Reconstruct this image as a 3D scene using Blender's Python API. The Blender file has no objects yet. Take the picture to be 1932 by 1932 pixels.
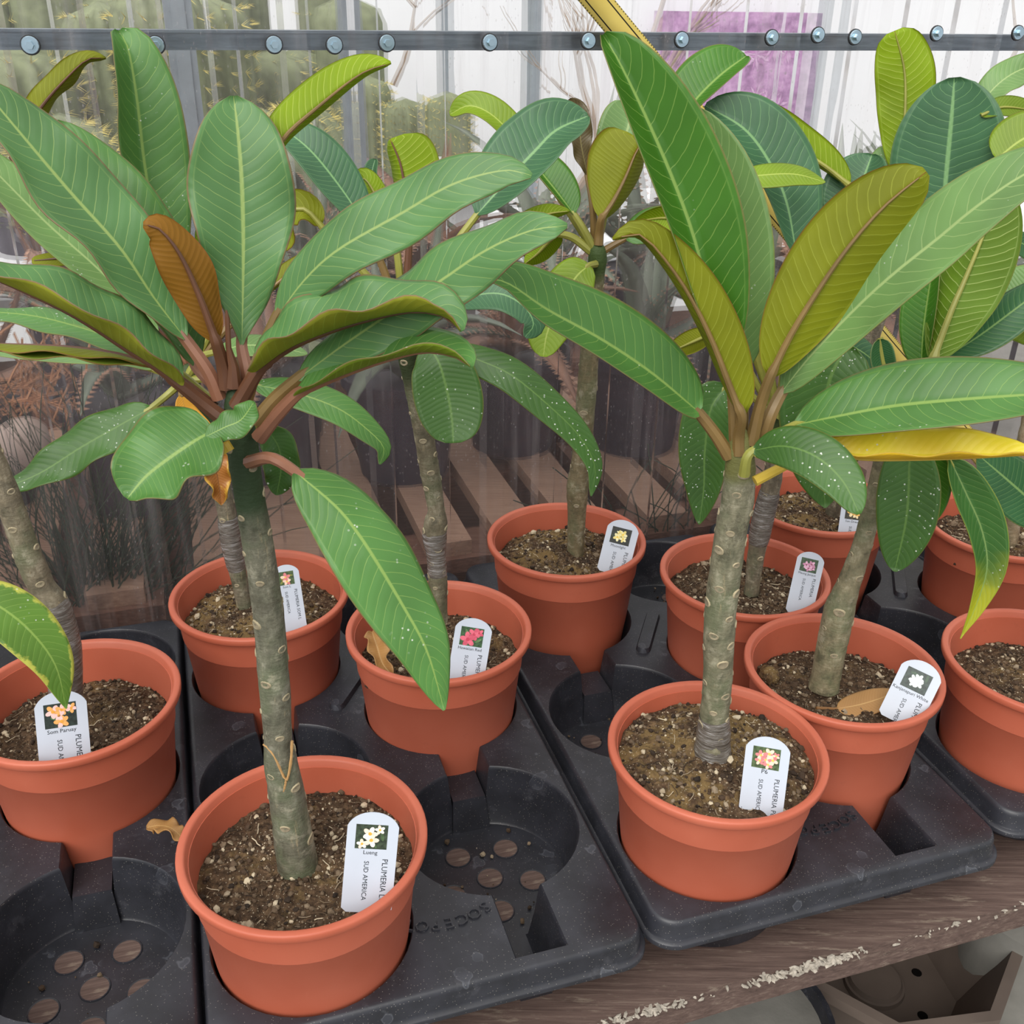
import bpy, bmesh, math, random
from mathutils import Vector, Matrix, noise

random.seed(7)
scene = bpy.context.scene
col = scene.collection

# ------------------------------------------------------------------ camera
ZB = 0.52                      # bench top
ZR = ZB + 0.155                # plane of the pot rims
FPX, CX = 1940.0, 966.0
PITCH, ROLL = math.radians(26.87), math.radians(1.0)
CAM = Vector((0, 0, ZR + 0.521))
FW = Vector((0, math.cos(PITCH), -math.sin(PITCH)))
_up = Vector((0, math.sin(PITCH), math.cos(PITCH)))
_rt = Vector((1, 0, 0))
RT = math.cos(ROLL) * _rt + math.sin(ROLL) * _up
UP = -math.sin(ROLL) * _rt + math.cos(ROLL) * _up
cd = bpy.data.cameras.new('camera')
cam = bpy.data.objects.new('camera', cd)
col.objects.link(cam)
cam.matrix_world = Matrix((
    (RT.x, UP.x, -FW.x, CAM.x), (RT.y, UP.y, -FW.y, CAM.y),
    (RT.z, UP.z, -FW.z, CAM.z), (0, 0, 0, 1)))
cd.sensor_fit = 'HORIZONTAL'
cd.sensor_width = 36.0
cd.lens = 36.0 * FPX / 1932.0
cd.clip_start = 0.02
cd.clip_end = 100
scene.camera = cam

# ------------------------------------------------------------------ light: bright overcast sky
world = bpy.data.worlds.new('overcast_sky')
scene.world = world
world.use_nodes = True
wn = world.node_tree.nodes
wl = world.node_tree.links
wn.clear()
wo = wn.new('ShaderNodeOutputWorld')
wb = wn.new('ShaderNodeBackground')
wtc = wn.new('ShaderNodeTexCoord')
wsep = wn.new('ShaderNodeSeparateXYZ')
wr = wn.new('ShaderNodeValToRGB')
wr.color_ramp.elements[0].position = 0.0
wr.color_ramp.elements[0].color = (0.55, 0.57, 0.60, 1)
wr.color_ramp.elements[1].position = 1.0
wr.color_ramp.elements[1].color = (1.0, 0.99, 0.97, 1)
wl.new(wtc.outputs['Generated'], wsep.inputs[0])
wl.new(wsep.outputs['Z'], wr.inputs['Fac'])
wl.new(wr.outputs['Color'], wb.inputs['Color'])
wb.inputs['Strength'].default_value = 1.0
wl.new(wb.outputs[0], wo.inputs[0])
sd = bpy.data.lights.new('soft_sun', 'SUN')
sd.energy = 2.3
sd.angle = math.radians(50)
sd.color = (1.0, 0.97, 0.92)
sun = bpy.data.objects.new('soft_sun', sd)
col.objects.link(sun)
sun.rotation_euler = (math.radians(42), math.radians(-20), 0)
vs = scene.view_settings
vs.view_transform = 'Standard'
vs.look = 'None'
vs.exposure = 0.38
vs.gamma = 1.0
vs.use_curve_mapping = False

# ------------------------------------------------------------------ helpers
def ray(x, y):
    return FW + RT * ((x - CX) / FPX) - UP * ((y - CX) / FPX)

def at(x, y, Y):
    d = ray(x, y)
    return CAM + d * (Y / d.y)

def atz(x, y, z):
    d = ray(x, y)
    return CAM + d * ((z - CAM.z) / d.z)

A_ROT = math.radians(18.0)
U = Vector((math.cos(A_ROT), math.sin(A_ROT), 0))
V = Vector((-math.sin(A_ROT), math.cos(A_ROT), 0))
O1 = Vector((-0.1395, 0.5293, 0))

def uv3(u, v, z):
    return O1 + U * u + V * v + Vector((0, 0, z))

def atv(x, y, v):
    d = ray(x, y)
    t = ((O1 + V * v) - CAM).dot(V) / d.dot(V)
    return CAM + d * t

def to_uv(p):
    q = p - O1
    return q.dot(U), q.dot(V)

def depth(p):
    return (p - CAM).dot(FW)

def lin(c):
    out = []
    for x in c:
        x = x / 255.0
        out.append(x / 12.92 if x <= 0.04045 else ((x + 0.055) / 1.055) ** 2.4)
    return tuple(out) + (1.0,)

def empty(name, loc, rz=0.0):
    o = bpy.data.objects.new(name, None)
    o.location = loc
    o.rotation_euler = (0, 0, rz)
    o.empty_display_size = 0.02
    col.objects.link(o)
    return o

def tag(o, label=None, cat=None, group=None, kind=None):
    if label: o['label'] = label
    if cat: o['category'] = cat
    if group: o['group'] = group
    if kind: o['kind'] = kind
    return o

def link_mesh(name, me, parent=None, off=None):
    o = bpy.data.objects.new(name, me)
    col.objects.link(o)
    if parent is not None:
        o.parent = parent
        if off is not None:
            o.location = off
    return o

def mesh(name, verts, faces, mats, parent=None, smooth=True, midx=None, uvs=None, rel=True, sharp=None):
    """world-space verts -> object; with a parent the verts are made relative to it"""
    me = bpy.data.meshes.new(name)
    if parent is not None and rel:
        org = root_loc(parent)
        verts = [Vector(v) - org for v in verts]
    me.from_pydata([tuple(v) for v in verts], [], faces)
    if not isinstance(mats, (list, tuple)):
        mats = [mats]
    for m in mats:
        me.materials.append(m)
    if midx:
        me.polygons.foreach_set('material_index', midx)
    if uvs:
        ul = me.uv_layers.new(name='UVMap')
        dat = []
        for p in me.polygons:
            for vi in p.vertices:
                dat.extend(uvs[vi])
        ul.data.foreach_set('uv', dat)
    me.polygons.foreach_set('use_smooth', [smooth] * len(me.polygons))
    me.update()
    if sharp: me.set_sharp_from_angle(angle=math.radians(sharp))
    return link_mesh(name, me, parent)

def root_loc(o):
    p = Vector((0, 0, 0))
    while o is not None:
        p = p + o.location
        o = o.parent
    return p

class MB:
    """collects primitive shapes into one mesh"""
    def __init__(self):
        self.v, self.f, self.m = [], [], []
    def add(self, verts, faces, mi=0):
        n = len(self.v)
        self.v += [Vector(x) for x in verts]
        self.f += [tuple(i + n for i in f) for f in faces]
        self.m += [mi] * len(faces)
    def box(self, c, sx, sy, sz, ax=None, ay=None, az=None, mi=0):
        ax = ax or Vector((1, 0, 0)); ay = ay or Vector((0, 1, 0)); az = az or Vector((0, 0, 1))
        c = Vector(c)
        vs_ = []
        for k in (-1, 1):
            for j in (-1, 1):
                for i in (-1, 1):
                    vs_.append(c + ax * (i * sx / 2) + ay * (j * sy / 2) + az * (k * sz / 2))
        self.add(vs_, [(0, 2, 3, 1), (4, 5, 7, 6), (0, 1, 5, 4), (2, 6, 7, 3), (0, 4, 6, 2), (1, 3, 7, 5)], mi)
    def tube(self, pts, rads, n=8, caps=True, mi=0, squash=None):
        pts = [Vector(p) for p in pts]
        rings = []
        prev = None
        for i, p in enumerate(pts):
            a = pts[max(0, i - 1)]; b = pts[min(len(pts) - 1, i + 1)]
            t = (b - a)
            if t.length < 1e-9: t = Vector((0, 0, 1))
            t.normalize()
            if prev is None:
                r = Vector((0, 0, 1)) if abs(t.z) < 0.9 else Vector((1, 0, 0))
                x = t.cross(r).normalized()
            else:
                x = (prev - t * prev.dot(t))
                if x.length < 1e-6:
                    x = t.orthogonal()
                x.normalize()
            prev = x
            y = t.cross(x)
            rr = rads[i] if hasattr(rads, '__len__') else rads
            rings.append([p + (x * math.cos(2 * math.pi * k / n) + y * math.sin(2 * math.pi * k / n)) * rr for k in range(n)])
        base = len(self.v)
        for r in rings: self.v += r
        for i in range(len(rings) - 1):
            for k in range(n):
                a = base + i * n + k; b = base + i * n + (k + 1) % n
                self.f.append((a, b, b + n, a + n)); self.m.append(mi)
        if caps:
            self.f.append(tuple(base + k for k in reversed(range(n)))); self.m.append(mi)
            e = base + (len(rings) - 1) * n
            self.f.append(tuple(e + k for k in range(n))); self.m.append(mi)
    def lathe(self, prof, n=48, c=(0, 0, 0), mi=0, close=False):
        c = Vector(c)
        base = len(self.v)
        for (r, z) in prof:
            for k in range(n):
                a = 2 * math.pi * k / n
                self.v.append(c + Vector((r * math.cos(a), r * math.sin(a), z)))
        for i in range(len(prof) - 1):
            for k in range(n):
                a = base + i * n + k; b = base + i * n + (k + 1) % n
                self.f.append((a, b, b + n, a + n)); self.m.append(mi)
    def blob(self, c, r, n=1, jit=0.3, sx=1, sy=1, sz=1, mi=0):
        base = ICO[n]
        sc = Vector((sx, sy, sz)) * r
        rot = Matrix.Rotation(random.random() * 6.28, 3, 'Z') @ Matrix.Rotation(random.random() * 1.0, 3, 'X')
        vs_ = []
        for v in base[0]:
            q = rot @ (Vector((v.x * sc.x, v.y * sc.y, v.z * sc.z)) * (1 + random.uniform(-jit, jit)))
            vs_.append(Vector(c) + q)
        self.add(vs_, base[1], mi)
    def build(self, name, mats, parent=None, smooth=True, rel=True, sharp=40):
        return mesh(name, self.v, self.f, mats, parent, smooth, self.m if any(self.m) else None, None, rel, sharp if smooth else None)

def _ico(sub):
    bm = bmesh.new()
    bmesh.ops.create_icosphere(bm, subdivisions=sub, radius=1.0)
    vs_ = [v.co.copy() for v in bm.verts]
    fs = [tuple(v.index for v in f.verts) for f in bm.faces]
    bm.free()
    return vs_, fs
ICO = {1: _ico(1), 2: _ico(2), 3: _ico(3)}

def catmull(pts, n):
    """sample a Catmull-Rom curve through 3-D points, roughly uniform in length"""
    P = [Vector(p) for p in pts]
    if len(P) == 2:
        return [P[0].lerp(P[1], i / (n - 1)) for i in range(n)]
    P = [P[0] * 2 - P[1]] + P + [P[-1] * 2 - P[-2]]
    dense = []
    for i in range(1, len(P) - 2):
        for k in range(24):
            t = k / 24.0
            p0, p1, p2, p3 = P[i - 1], P[i], P[i + 1], P[i + 2]
            dense.append(0.5 * ((2 * p1) + (p2 - p0) * t + (2 * p0 - 5 * p1 + 4 * p2 - p3) * t * t + (3 * p1 - p0 - 3 * p2 + p3) * t ** 3))
    dense.append(P[-2].copy())
    L = [0.0]
    for i in range(1, len(dense)):
        L.append(L[-1] + (dense[i] - dense[i - 1]).length)
    out = []
    j = 0
    for i in range(n):
        d = L[-1] * i / (n - 1)
        while j < len(L) - 2 and L[j + 1] < d: j += 1
        seg = L[j + 1] - L[j]
        t = 0 if seg < 1e-12 else (d - L[j]) / seg
        out.append(dense[j].lerp(dense[j + 1], min(1, max(0, t))))
    return out

# ------------------------------------------------------------------ materials
def new_mat(name):
    m = bpy.data.materials.new(name)
    m.use_nodes = True
    nt = m.node_tree
    nt.nodes.clear()
    out = nt.nodes.new('ShaderNodeOutputMaterial')
    return m, nt, out

class NT:
    """tiny node-building helper"""
    def __init__(self, nt): self.nt = nt
    def n(self, t, **kw):
        x = self.nt.nodes.new(t)
        for k, v in kw.items(): setattr(x, k, v)
        return x
    def l(self, a, b): self.nt.links.new(a, b)
    def val(self, sock, v):
        if hasattr(v, 'is_output') or isinstance(v, bpy.types.NodeSocket): self.l(v, sock)
        else: sock.default_value = v
    def math(self, op, a, b=None, c=None, clamp=False):
        x = self.n('ShaderNodeMath', operation=op, use_clamp=clamp)
        self.val(x.inputs[0], a)
        if b is not None: self.val(x.inputs[1], b)
        if c is not None: self.val(x.inputs[2], c)
        return x.outputs[0]
    def mix(self, f, a, b, blend='MIX'):
        x = self.n('ShaderNodeMix', data_type='RGBA', blend_type=blend)
        self.val(x.inputs[0], f); self.val(x.inputs[6], a); self.val(x.inputs[7], b)
        return x.outputs[2]
    def ramp(self, f, stops):
        x = self.n('ShaderNodeValToRGB')
        e = x.color_ramp.elements
        while len(e) < len(stops): e.new(0.5)
        for i, (p, c) in enumerate(stops):
            e[i].position = p; e[i].color = c
        self.l(f, x.inputs[0])
        return x.outputs[0]
    def step(self, f, a, b):
        x = self.n('ShaderNodeMapRange', interpolation_type='SMOOTHSTEP')
        self.val(x.inputs[0], f); self.val(x.inputs[1], a); self.val(x.inputs[2], b)
        x.inputs[3].default_value = 0.0; x.inputs[4].default_value = 1.0
        return x.outputs[0]
    def noise(self, vec, scale, detail=3, rough=0.55, dist=0.0):
        x = self.n('ShaderNodeTexNoise')
        if vec is not None: self.l(vec, x.inputs['Vector'])
        x.inputs['Scale'].default_value = scale; x.inputs['Detail'].default_value = detail
        x.inputs['Roughness'].default_value = rough; x.inputs['Distortion'].default_value = dist
        return x.outputs['Fac']
    def voro(self, vec, scale, feature='F1', out='Distance'):
        x = self.n('ShaderNodeTexVoronoi', feature=feature)
        if vec is not None: self.l(vec, x.inputs['Vector'])
        x.inputs['Scale'].default_value = scale
        return x.outputs[out]
    def obj(self, scale=None):
        tc = self.n('ShaderNodeTexCoord')
        o = tc.outputs['Object']
        if scale:
            mp = self.n('ShaderNodeMapping'); mp.inputs['Scale'].default_value = scale
            self.l(o, mp.inputs[0]); o = mp.outputs[0]
        return o
    def wpos(self, scale=None):
        g = self.n('ShaderNodeNewGeometry')
        o = g.outputs['Position']
        if scale:
            mp = self.n('ShaderNodeMapping'); mp.inputs['Scale'].default_value = scale
            self.l(o, mp.inputs[0]); o = mp.outputs[0]
        return o
    def bump(self, h, strength=0.3, dist=0.002):
        b = self.n('ShaderNodeBump')
        b.inputs['Strength'].default_value = strength; b.inputs['Distance'].default_value = dist
        self.l(h, b.inputs['Height'])
        return b.outputs[0]
    def bsdf(self, color, rough=0.5, spec=0.5, metal=0.0, normal=None, **kw):
        p = self.n('ShaderNodeBsdfPrincipled')
        self.val(p.inputs['Base Color'], color); self.val(p.inputs['Roughness'], rough)
        self.val(p.inputs['Specular IOR Level'], spec); self.val(p.inputs['Metallic'], metal)
        if normal is not None: self.l(normal, p.inputs['Normal'])
        for k, v in kw.items(): self.val(p.inputs[k], v)
        return p.outputs[0]

def simple(name, c, rough=0.5, spec=0.5, metal=0.0, var=0.12, vscale=40.0, bump=0.0, bscale=300.0, bdist=0.001):
    m, nt, out = new_mat(name); N = NT(nt)
    o = N.obj()
    k = N.noise(o, vscale, 3)
    base = lin(c)
    dark = tuple(x * (1 - var) for x in base[:3]) + (1,)
    lite = tuple(min(1, x * (1 + var)) for x in base[:3]) + (1,)
    cc = N.ramp(k, [(0.3, dark), (0.7, lite)])
    nrm = None
    if bump: nrm = N.bump(N.noise(o, bscale, 3), bump, bdist)
    s = N.bsdf(cc, rough, spec, metal, nrm)
    N.l(s, out.inputs[0])
    return m

LEAFM = {}
def leaf_mats(name, top, under, vein, uvein=None, rib=None, edge=None, transl=0.22, tcol=None, nv=21, slant=2.6,
              specks=0.0, varieg=None, tipcol=None, rough=0.40, veinamt=0.62):
    """two materials per kind: upper face and underside, veins laid out in the blade's own UV"""
    res = []
    for side in (0, 1):
        m, nt, out = new_mat('leaf_%s_%s' % (name, 'underside' if side else 'upper')); N = NT(nt)
        tc = N.n('ShaderNodeTexCoord')
        sp = N.n('ShaderNodeSeparateXYZ'); N.l(tc.outputs['UV'], sp.inputs[0])
        s, v = sp.outputs[0], sp.outputs[1]
        o = tc.outputs['Object']
        nz = N.noise(o, 60.0, 2)
        av = N.math('ABSOLUTE', N.math('SUBTRACT', N.math('MULTIPLY', v, 2.0), 1.0))
        # side veins run outwards and towards the tip, curving near the margin
        x = N.math('SUBTRACT', N.math('MULTIPLY', s, float(nv)), N.math('MULTIPLY', N.math('POWER', av, 1.25), slant))
        x = N.math('ADD', x, N.math('MULTIPLY', nz, 0.55))
        x = N.math('ADD', x, N.math('MULTIPLY', N.math('GREATER_THAN', v, 0.5), 0.45))
        fr = N.math('ABSOLUTE', N.math('SUBTRACT', N.math('FRACT', x), 0.5))      # 0 at the vein
        w = 0.030 if side == 0 else 0.045
        vm = N.math('SUBTRACT', 1.0, N.step(fr, w * 0.3, w * 1.6))
        vm = N.math('MULTIPLY', vm, N.math('SUBTRACT', 1.0, N.step(av, 0.80, 0.93)))
        vm = N.math('MULTIPLY', vm, N.step(av, -0.2, 0.1))
        em = N.math('SUBTRACT', 1.0, N.step(N.math('ABSOLUTE', N.math('SUBTRACT', av, 0.88)), 0.004, 0.02))
        vm = N.math('MAXIMUM', vm, N.math('MULTIPLY', em, 0.35))
        mr = N.math('SUBTRACT', 1.0, N.step(av, 0.02, 0.055))
        big = N.noise(o, 18.0, 2)
        base = lin(under if side else top)
        d = tuple(c * 0.80 for c in base[:3]) + (1,)
        li = tuple(min(1, c * 1.22) for c in base[:3]) + (1,)
        c = N.ramp(big, [(0.3, d), (0.7, li)])
        if varieg:
            k = N.noise(o, 55.0, 4, 0.7)
            k = N.math('ADD', N.math('MULTIPLY', k, 1.4), N.math('MULTIPLY', N.step(av, 0.55, 1.0), 0.35))
            c = N.mix(N.step(k, 0.92, 1.08), c, lin(varieg))
        if tipcol:
            k = N.math('ADD', s, N.math('MULTIPLY', N.math('SUBTRACT', nz, 0.5), 0.25))
            c = N.mix(N.step(k, 0.5, 0.85), c, lin(tipcol))
        vc = lin((uvein or vein) if side else vein)
        c = N.mix(N.math('MULTIPLY', vm, veinamt), c, vc)
        rc = lin(rib) if (rib and side) else vc
        c = N.mix(N.math('MULTIPLY', mr, 0.9), c, rc)
        if edge:
            c = N.mix(N.math('MULTIPLY', N.step(av, 0.955, 0.99), 0.75), c, lin(edge))
        if specks and side == 0:
            vd = N.voro(o, 260.0)
            sel = N.noise(o, 23.0, 2)
            f = N.math('MULTIPLY', N.math('LESS_THAN', vd, 0.16), N.step(sel, 0.62 - specks, 0.75 - specks))
            c = N.mix(N.math('MULTIPLY', f, 0.85), c, (0.75, 0.78, 0.7, 1))
        # relief: blade bulges a little between the veins
        h = N.math('MULTIPLY', N.math('SUBTRACT', 1.0, vm), 1.0)
        h = N.math('ADD', h, N.math('MULTIPLY', N.step(fr, 0.0, 0.5), 0.8))
        h = N.math('ADD', h, N.math('MULTIPLY', N.noise(o, 350.0, 2), 0.25))
        nrm = N.bump(h, 0.13 if side == 0 else 0.15, 0.0009 if side == 0 else -0.0010)
        pb = N.bsdf(c, rough if side == 0 else rough + 0.15, 0.42 if side == 0 else 0.28, 0.0, nrm)
        tr = N.n('ShaderNodeBsdfTranslucent')
        tcl = N.mix(0.65, c, lin(tcol or (150, 175, 30)))
        N.l(tcl, tr.inputs[0])
        mx = N.n('ShaderNodeMixShader'); mx.inputs[0].default_value = transl
        N.l(pb, mx.inputs[1]); N.l(tr.outputs[0], mx.inputs[2])
        N.l(mx.outputs[0], out.inputs[0])
        res.append(m)
    LEAFM[name] = res

leaf_mats('sage', (90, 134, 78), (140, 142, 40), (158, 182, 104), (150, 160, 60), (120, 84, 40), (146, 108, 84), specks=0.0, transl=0.26)
leaf_mats('green', (80, 126, 60), (116, 138, 34), (140, 170, 86), (150, 170, 70), (120, 110, 40), (130, 110, 70), specks=0.04)
leaf_mats('rich', (64, 116, 30), (120, 148, 34), (138, 170, 82), (160, 180, 70), (120, 120, 40), (130, 120, 70), specks=0.02)
leaf_mats('deep', (50, 96, 56), (104, 128, 30), (126, 160, 92), (150, 170, 70), (120, 120, 40), (130, 140, 80), specks=0.0)
leaf_mats('dusty', (62, 100, 40), (96, 118, 26), (96, 132, 60), (140, 160, 60), (120, 110, 40), (110, 110, 50), specks=0.16)
leaf_mats('teal', (66, 108, 74), (110, 140, 40), (132, 176, 116), (150, 170, 80), (120, 120, 50), (100, 130, 90))
leaf_mats('pale', (112, 148, 86), (130, 156, 50), (166, 190, 122), (170, 190, 90), (130, 130, 50), (140, 140, 80), specks=0.02)
leaf_mats('lime', (128, 156, 34), (134, 160, 20), (188, 206, 96), (198, 212, 100), (136, 118, 40), (120, 110, 50), transl=0.34, tcol=(170, 195, 20))
leaf_mats('fern', (70, 110, 40), (96, 126, 34), (130, 160, 80), (172, 190, 110), (130, 136, 36), (120, 130, 60), transl=0.26, veinamt=0.85)
leaf_mats('olive', (110, 130, 44), (128, 134, 24), (160, 170, 70), (160, 168, 60), (128, 84, 34), (140, 96, 50), transl=0.28, tcol=(150, 160, 10))
leaf_mats('bronze', (60, 92, 52), (136, 94, 24), (110, 120, 60), (120, 84, 22), (86, 56, 24), (140, 80, 40), transl=0.25, tcol=(190, 120, 10))
leaf_mats('yellow', (252, 224, 60), (224, 188, 44), (240, 214, 70), (210, 170, 30), (210, 170, 40), (190, 150, 60), transl=0.22, tcol=(244, 208, 40), specks=0.1, veinamt=0.25)
leaf_mats('amber', (206, 150, 50), (190, 130, 40), (190, 140, 60), None, (170, 110, 50), None, tcol=(220, 150, 20), veinamt=0.3)
leaf_mats('brown', (150, 96, 40), (140, 88, 38), (120, 74, 34), None, (110, 70, 34), (190, 150, 60), transl=0.1, tcol=(170, 100, 20), varieg=(196, 150, 56), veinamt=0.5)
leaf_mats('withered', (84, 72, 44), (80, 66, 40), (130, 120, 70), None, (90, 84, 40), None, transl=0.1, tcol=(100, 80, 30))
leaf_mats('dry', (158, 118, 70), (150, 108, 62), (186, 150, 96), (176, 136, 84), (190, 150, 90), None, transl=0.06, tcol=(170, 120, 50), veinamt=0.5)
leaf_mats('varieg', (92, 130, 48), (120, 150, 50), (140, 170, 80), None, (150, 160, 70), (200, 196, 96), varieg=(196, 196, 84), specks=0.02)
leaf_mats('fade', (60, 104, 46), (120, 150, 50), (130, 160, 90), None, (150, 160, 60), (150, 160, 60), tipcol=(176, 178, 36), specks=0.02)

PET = {
    'pink': simple('petiole_pinkish', (136, 92, 70), 0.45, var=0.2, vscale=30),
    'dark': simple('petiole_dark_red', (92, 58, 38), 0.45, var=0.2, vscale=30),
    'green': simple('petiole_green', (140, 140, 62), 0.45, var=0.2, vscale=30),
    'tan': simple('petiole_red_green', (122, 98, 56), 0.45, var=0.25, vscale=25),
    'yellow': simple('petiole_yellow', (200, 170, 60), 0.45, var=0.1, vscale=30),
    'brown': simple('petiole_brown', (130, 92, 52), 0.6, var=0.2, vscale=30),
}

def terracotta():
    m, nt, out = new_mat('terracotta_plastic'); N = NT(nt)
    o = N.obj()
    k = N.noise(o, 9.0, 3)
    c = N.ramp(k, [(0.3, lin((174, 88, 64))), (0.7, lin((190, 104, 80)))])
    sp = N.n('ShaderNodeSeparateXYZ'); N.l(o, sp.inputs[0])
    sc = N.noise(N.obj((30, 30, 4)), 14.0, 4, 0.7)
    c = N.mix(N.math('MULTIPLY', N.step(sc, 0.66, 0.78), 0.22), c, lin((206, 150, 128)))
    du = N.noise(o, 70.0, 5, 0.7)
    c = N.mix(N.math('MULTIPLY', N.step(du, 0.60, 0.80), 0.18), c, lin((110, 64, 48)))
    b = N.bump(N.noise(o, 500.0, 2), 0.06, 0.0006)
    N.l(N.bsdf(c, 0.46, 0.4, 0, b), out.inputs[0])
    return m
M_POT = terracotta()

def black_plastic():
    m, nt, out = new_mat('black_tray_plastic'); N = NT(nt)
    o = N.obj()
    k = N.noise(o, 26.0, 4, 0.6)
    c = N.ramp(k, [(0.35, lin((33, 34, 39))), (0.7, lin((48, 49, 56)))])
    # dried water marks
    nv_ = N.n('ShaderNodeTexNoise'); N.l(o, nv_.inputs['Vector']); nv_.inputs['Scale'].default_value = 60.0
    va = N.n('ShaderNodeVectorMath', operation='MULTIPLY_ADD'); N.l(nv_.outputs['Color'], va.inputs[0]); va.inputs[1].default_value = (0.02, 0.02, 0.02); N.l(o, va.inputs[2])
    vd = N.voro(va.outputs[0], 36.0)
    sel = N.noise(o, 16.0, 2)
    blot = N.math('MULTIPLY', N.math('SUBTRACT', 1.0, N.step(vd, 0.22, 0.27)), N.step(sel, 0.52, 0.60))
    ring = N.math('MULTIPLY', N.math('SUBTRACT', 1.0, N.step(N.math('ABSOLUTE', N.math('SUBTRACT', vd, 0.25)), 0.0, 0.03)), N.step(sel, 0.52, 0.60))
    st = N.step(N.noise(o, 34.0, 5, 0.75), 0.58, 0.70)
    c = N.mix(N.math('MULTIPLY', blot, 0.16), c, lin((98, 102, 112)))
    c = N.mix(N.math('MULTIPLY', ring, 0.22), c, lin((120, 124, 132)))
    c = N.mix(N.math('MULTIPLY', st, 0.22), c, lin((92, 92, 98)))
    gr = N.voro(o, 420.0)
    c = N.mix(N.math('MULTIPLY', N.math('LESS_THAN', gr, 0.13), 0.35), c, lin((170, 165, 155)))
    b = N.bump(N.noise(o, 260.0, 3), 0.1, 0.0006)
    N.l(N.bsdf(c, 0.40, 0.5, 0, b), out.inputs[0])
    return m
M_TRAY = black_plastic()

def soil_mat(name='potting_soil', crust=0.55, lo=0.54):
    m, nt, out = new_mat(name); N = NT(nt)
    o = N.obj()
    k = N.noise(o, 170.0, 6, 0.75)
    c = N.ramp(k, [(0.32, lin((38, 29, 22))), (0.52, lin((86, 67, 50))), (0.70, lin((126, 102, 78)))])
    p = N.step(N.noise(o, 26.0, 4, 0.7), lo, lo + 0.16)
    c = N.mix(N.math('MULTIPLY', p, crust), c, lin((136, 112, 72)))
    vd = N.voro(o, 420.0)
    c = N.mix(N.math('MULTIPLY', N.math('LESS_THAN', vd, 0.16), 0.8), c, lin((196, 184, 160)))
    h = N.math('ADD', N.noise(o, 260.0, 5, 0.7), N.voro(o, 190.0))
    b = N.bump(h, 0.9, 0.004)
    N.l(N.bsdf(c, 0.9, 0.2, 0, b), out.inputs[0])
    return m
M_SOIL = soil_mat()
M_SOILT = soil_mat('crusted_potting_soil', 0.75, 0.44)

def grit_mat():
    m, nt, out = new_mat('soil_grit'); N = NT(nt)
    g = N.n('ShaderNodeNewGeometry')
    c = N.ramp(g.outputs['Random Per Island'], [(0.0, lin((36, 28, 22))), (0.35, lin((72, 56, 42))), (0.6, lin((104, 88, 70))), (0.82, lin((128, 112, 92))), (0.95, lin((190, 176, 150)))])
    nt.nodes[-1].color_ramp.interpolation = 'LINEAR'
    b = N.bump(N.noise(N.obj(), 900.0, 3), 0.4, 0.001)
    N.l(N.bsdf(c, 0.85, 0.3, 0, b), out.inputs[0])
    return m
M_GRIT = grit_mat()

def bark_mat(name, low, high, greentop, ztop, zspan):
    m, nt, out = new_mat(name); N = NT(nt)
    o = N.obj()
    k = N.noise(N.obj((1, 1, 0.6)), 95.0, 5, 0.7)
    c = N.ramp(k, [(0.3, lin(low)), (0.55, lin(high)), (0.72, lin(tuple(min(255, x + 34) for x in high)))])
    k2 = N.noise(o, 28.0, 3)
    c = N.mix(N.math('MULTIPLY', N.step(k2, 0.45, 0.65), 0.5), c, lin((92, 104, 74)))
    st = N.noise(N.obj((1, 1, 0.12)), 210.0, 4, 0.7)
    c = N.mix(N.math('MULTIPLY', N.step(st, 0.60, 0.72), 0.5), c, lin((176, 158, 122)))
    dk = N.noise(o, 46.0, 5, 0.75)
    c = N.mix(N.math('MULTIPLY', N.step(dk, 0.54, 0.66), 0.55), c, lin((62, 58, 46)))
    c = N.mix(N.math('MULTIPLY', N.step(dk, 0.46, 0.34), 0.45), c, lin((172, 166, 144)))
    sp = N.n('ShaderNodeSeparateXYZ'); N.l(o, sp.inputs[0])
    zz = N.math('ADD', sp.outputs[2], N.math('MULTIPLY', N.math('SUBTRACT', k2, 0.5), 0.02))
    c = N.mix(N.step(zz, ztop - zspan, ztop), c, lin(greentop))
    h = N.math('ADD', N.noise(o, 240.0, 4, 0.7), N.math('MULTIPLY', N.noise(N.obj((1, 1, 5)), 90.0, 2), 0.6))
    b = N.bump(h, 0.5, 0.0015)
    N.l(N.bsdf(c, 0.62, 0.35, 0, b), out.inputs[0])
    return m

def tape_mat():
    m, nt, out = new_mat('clear_graft_tape'); N = NT(nt)
    k = N.noise(N.obj((1, 1, 9)), 60.0, 4, 0.7, 0.6)
    c = N.ramp(k, [(0.3, lin((62, 54, 46))), (0.55, lin((112, 106, 98))), (0.75, lin((188, 188, 190)))])
    b = N.bump(k, 0.7, 0.002)
    N.l(N.bsdf(c, 0.22, 0.7, 0, b), out.inputs[0])
    return m
M_TAPE = tape_mat()
M_SCAR = simple('leaf_scar', (158, 146, 118), 0.7, 0.3, var=0.25, vscale=120, bump=0.4)
M_SCARC = simple('leaf_scar_centre', (134, 124, 102), 0.75, 0.3, var=0.35, vscale=150, bump=0.4)
M_CUT = simple('graft_cut_edge', (168, 132, 86), 0.75, 0.3, var=0.2, vscale=90)

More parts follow.
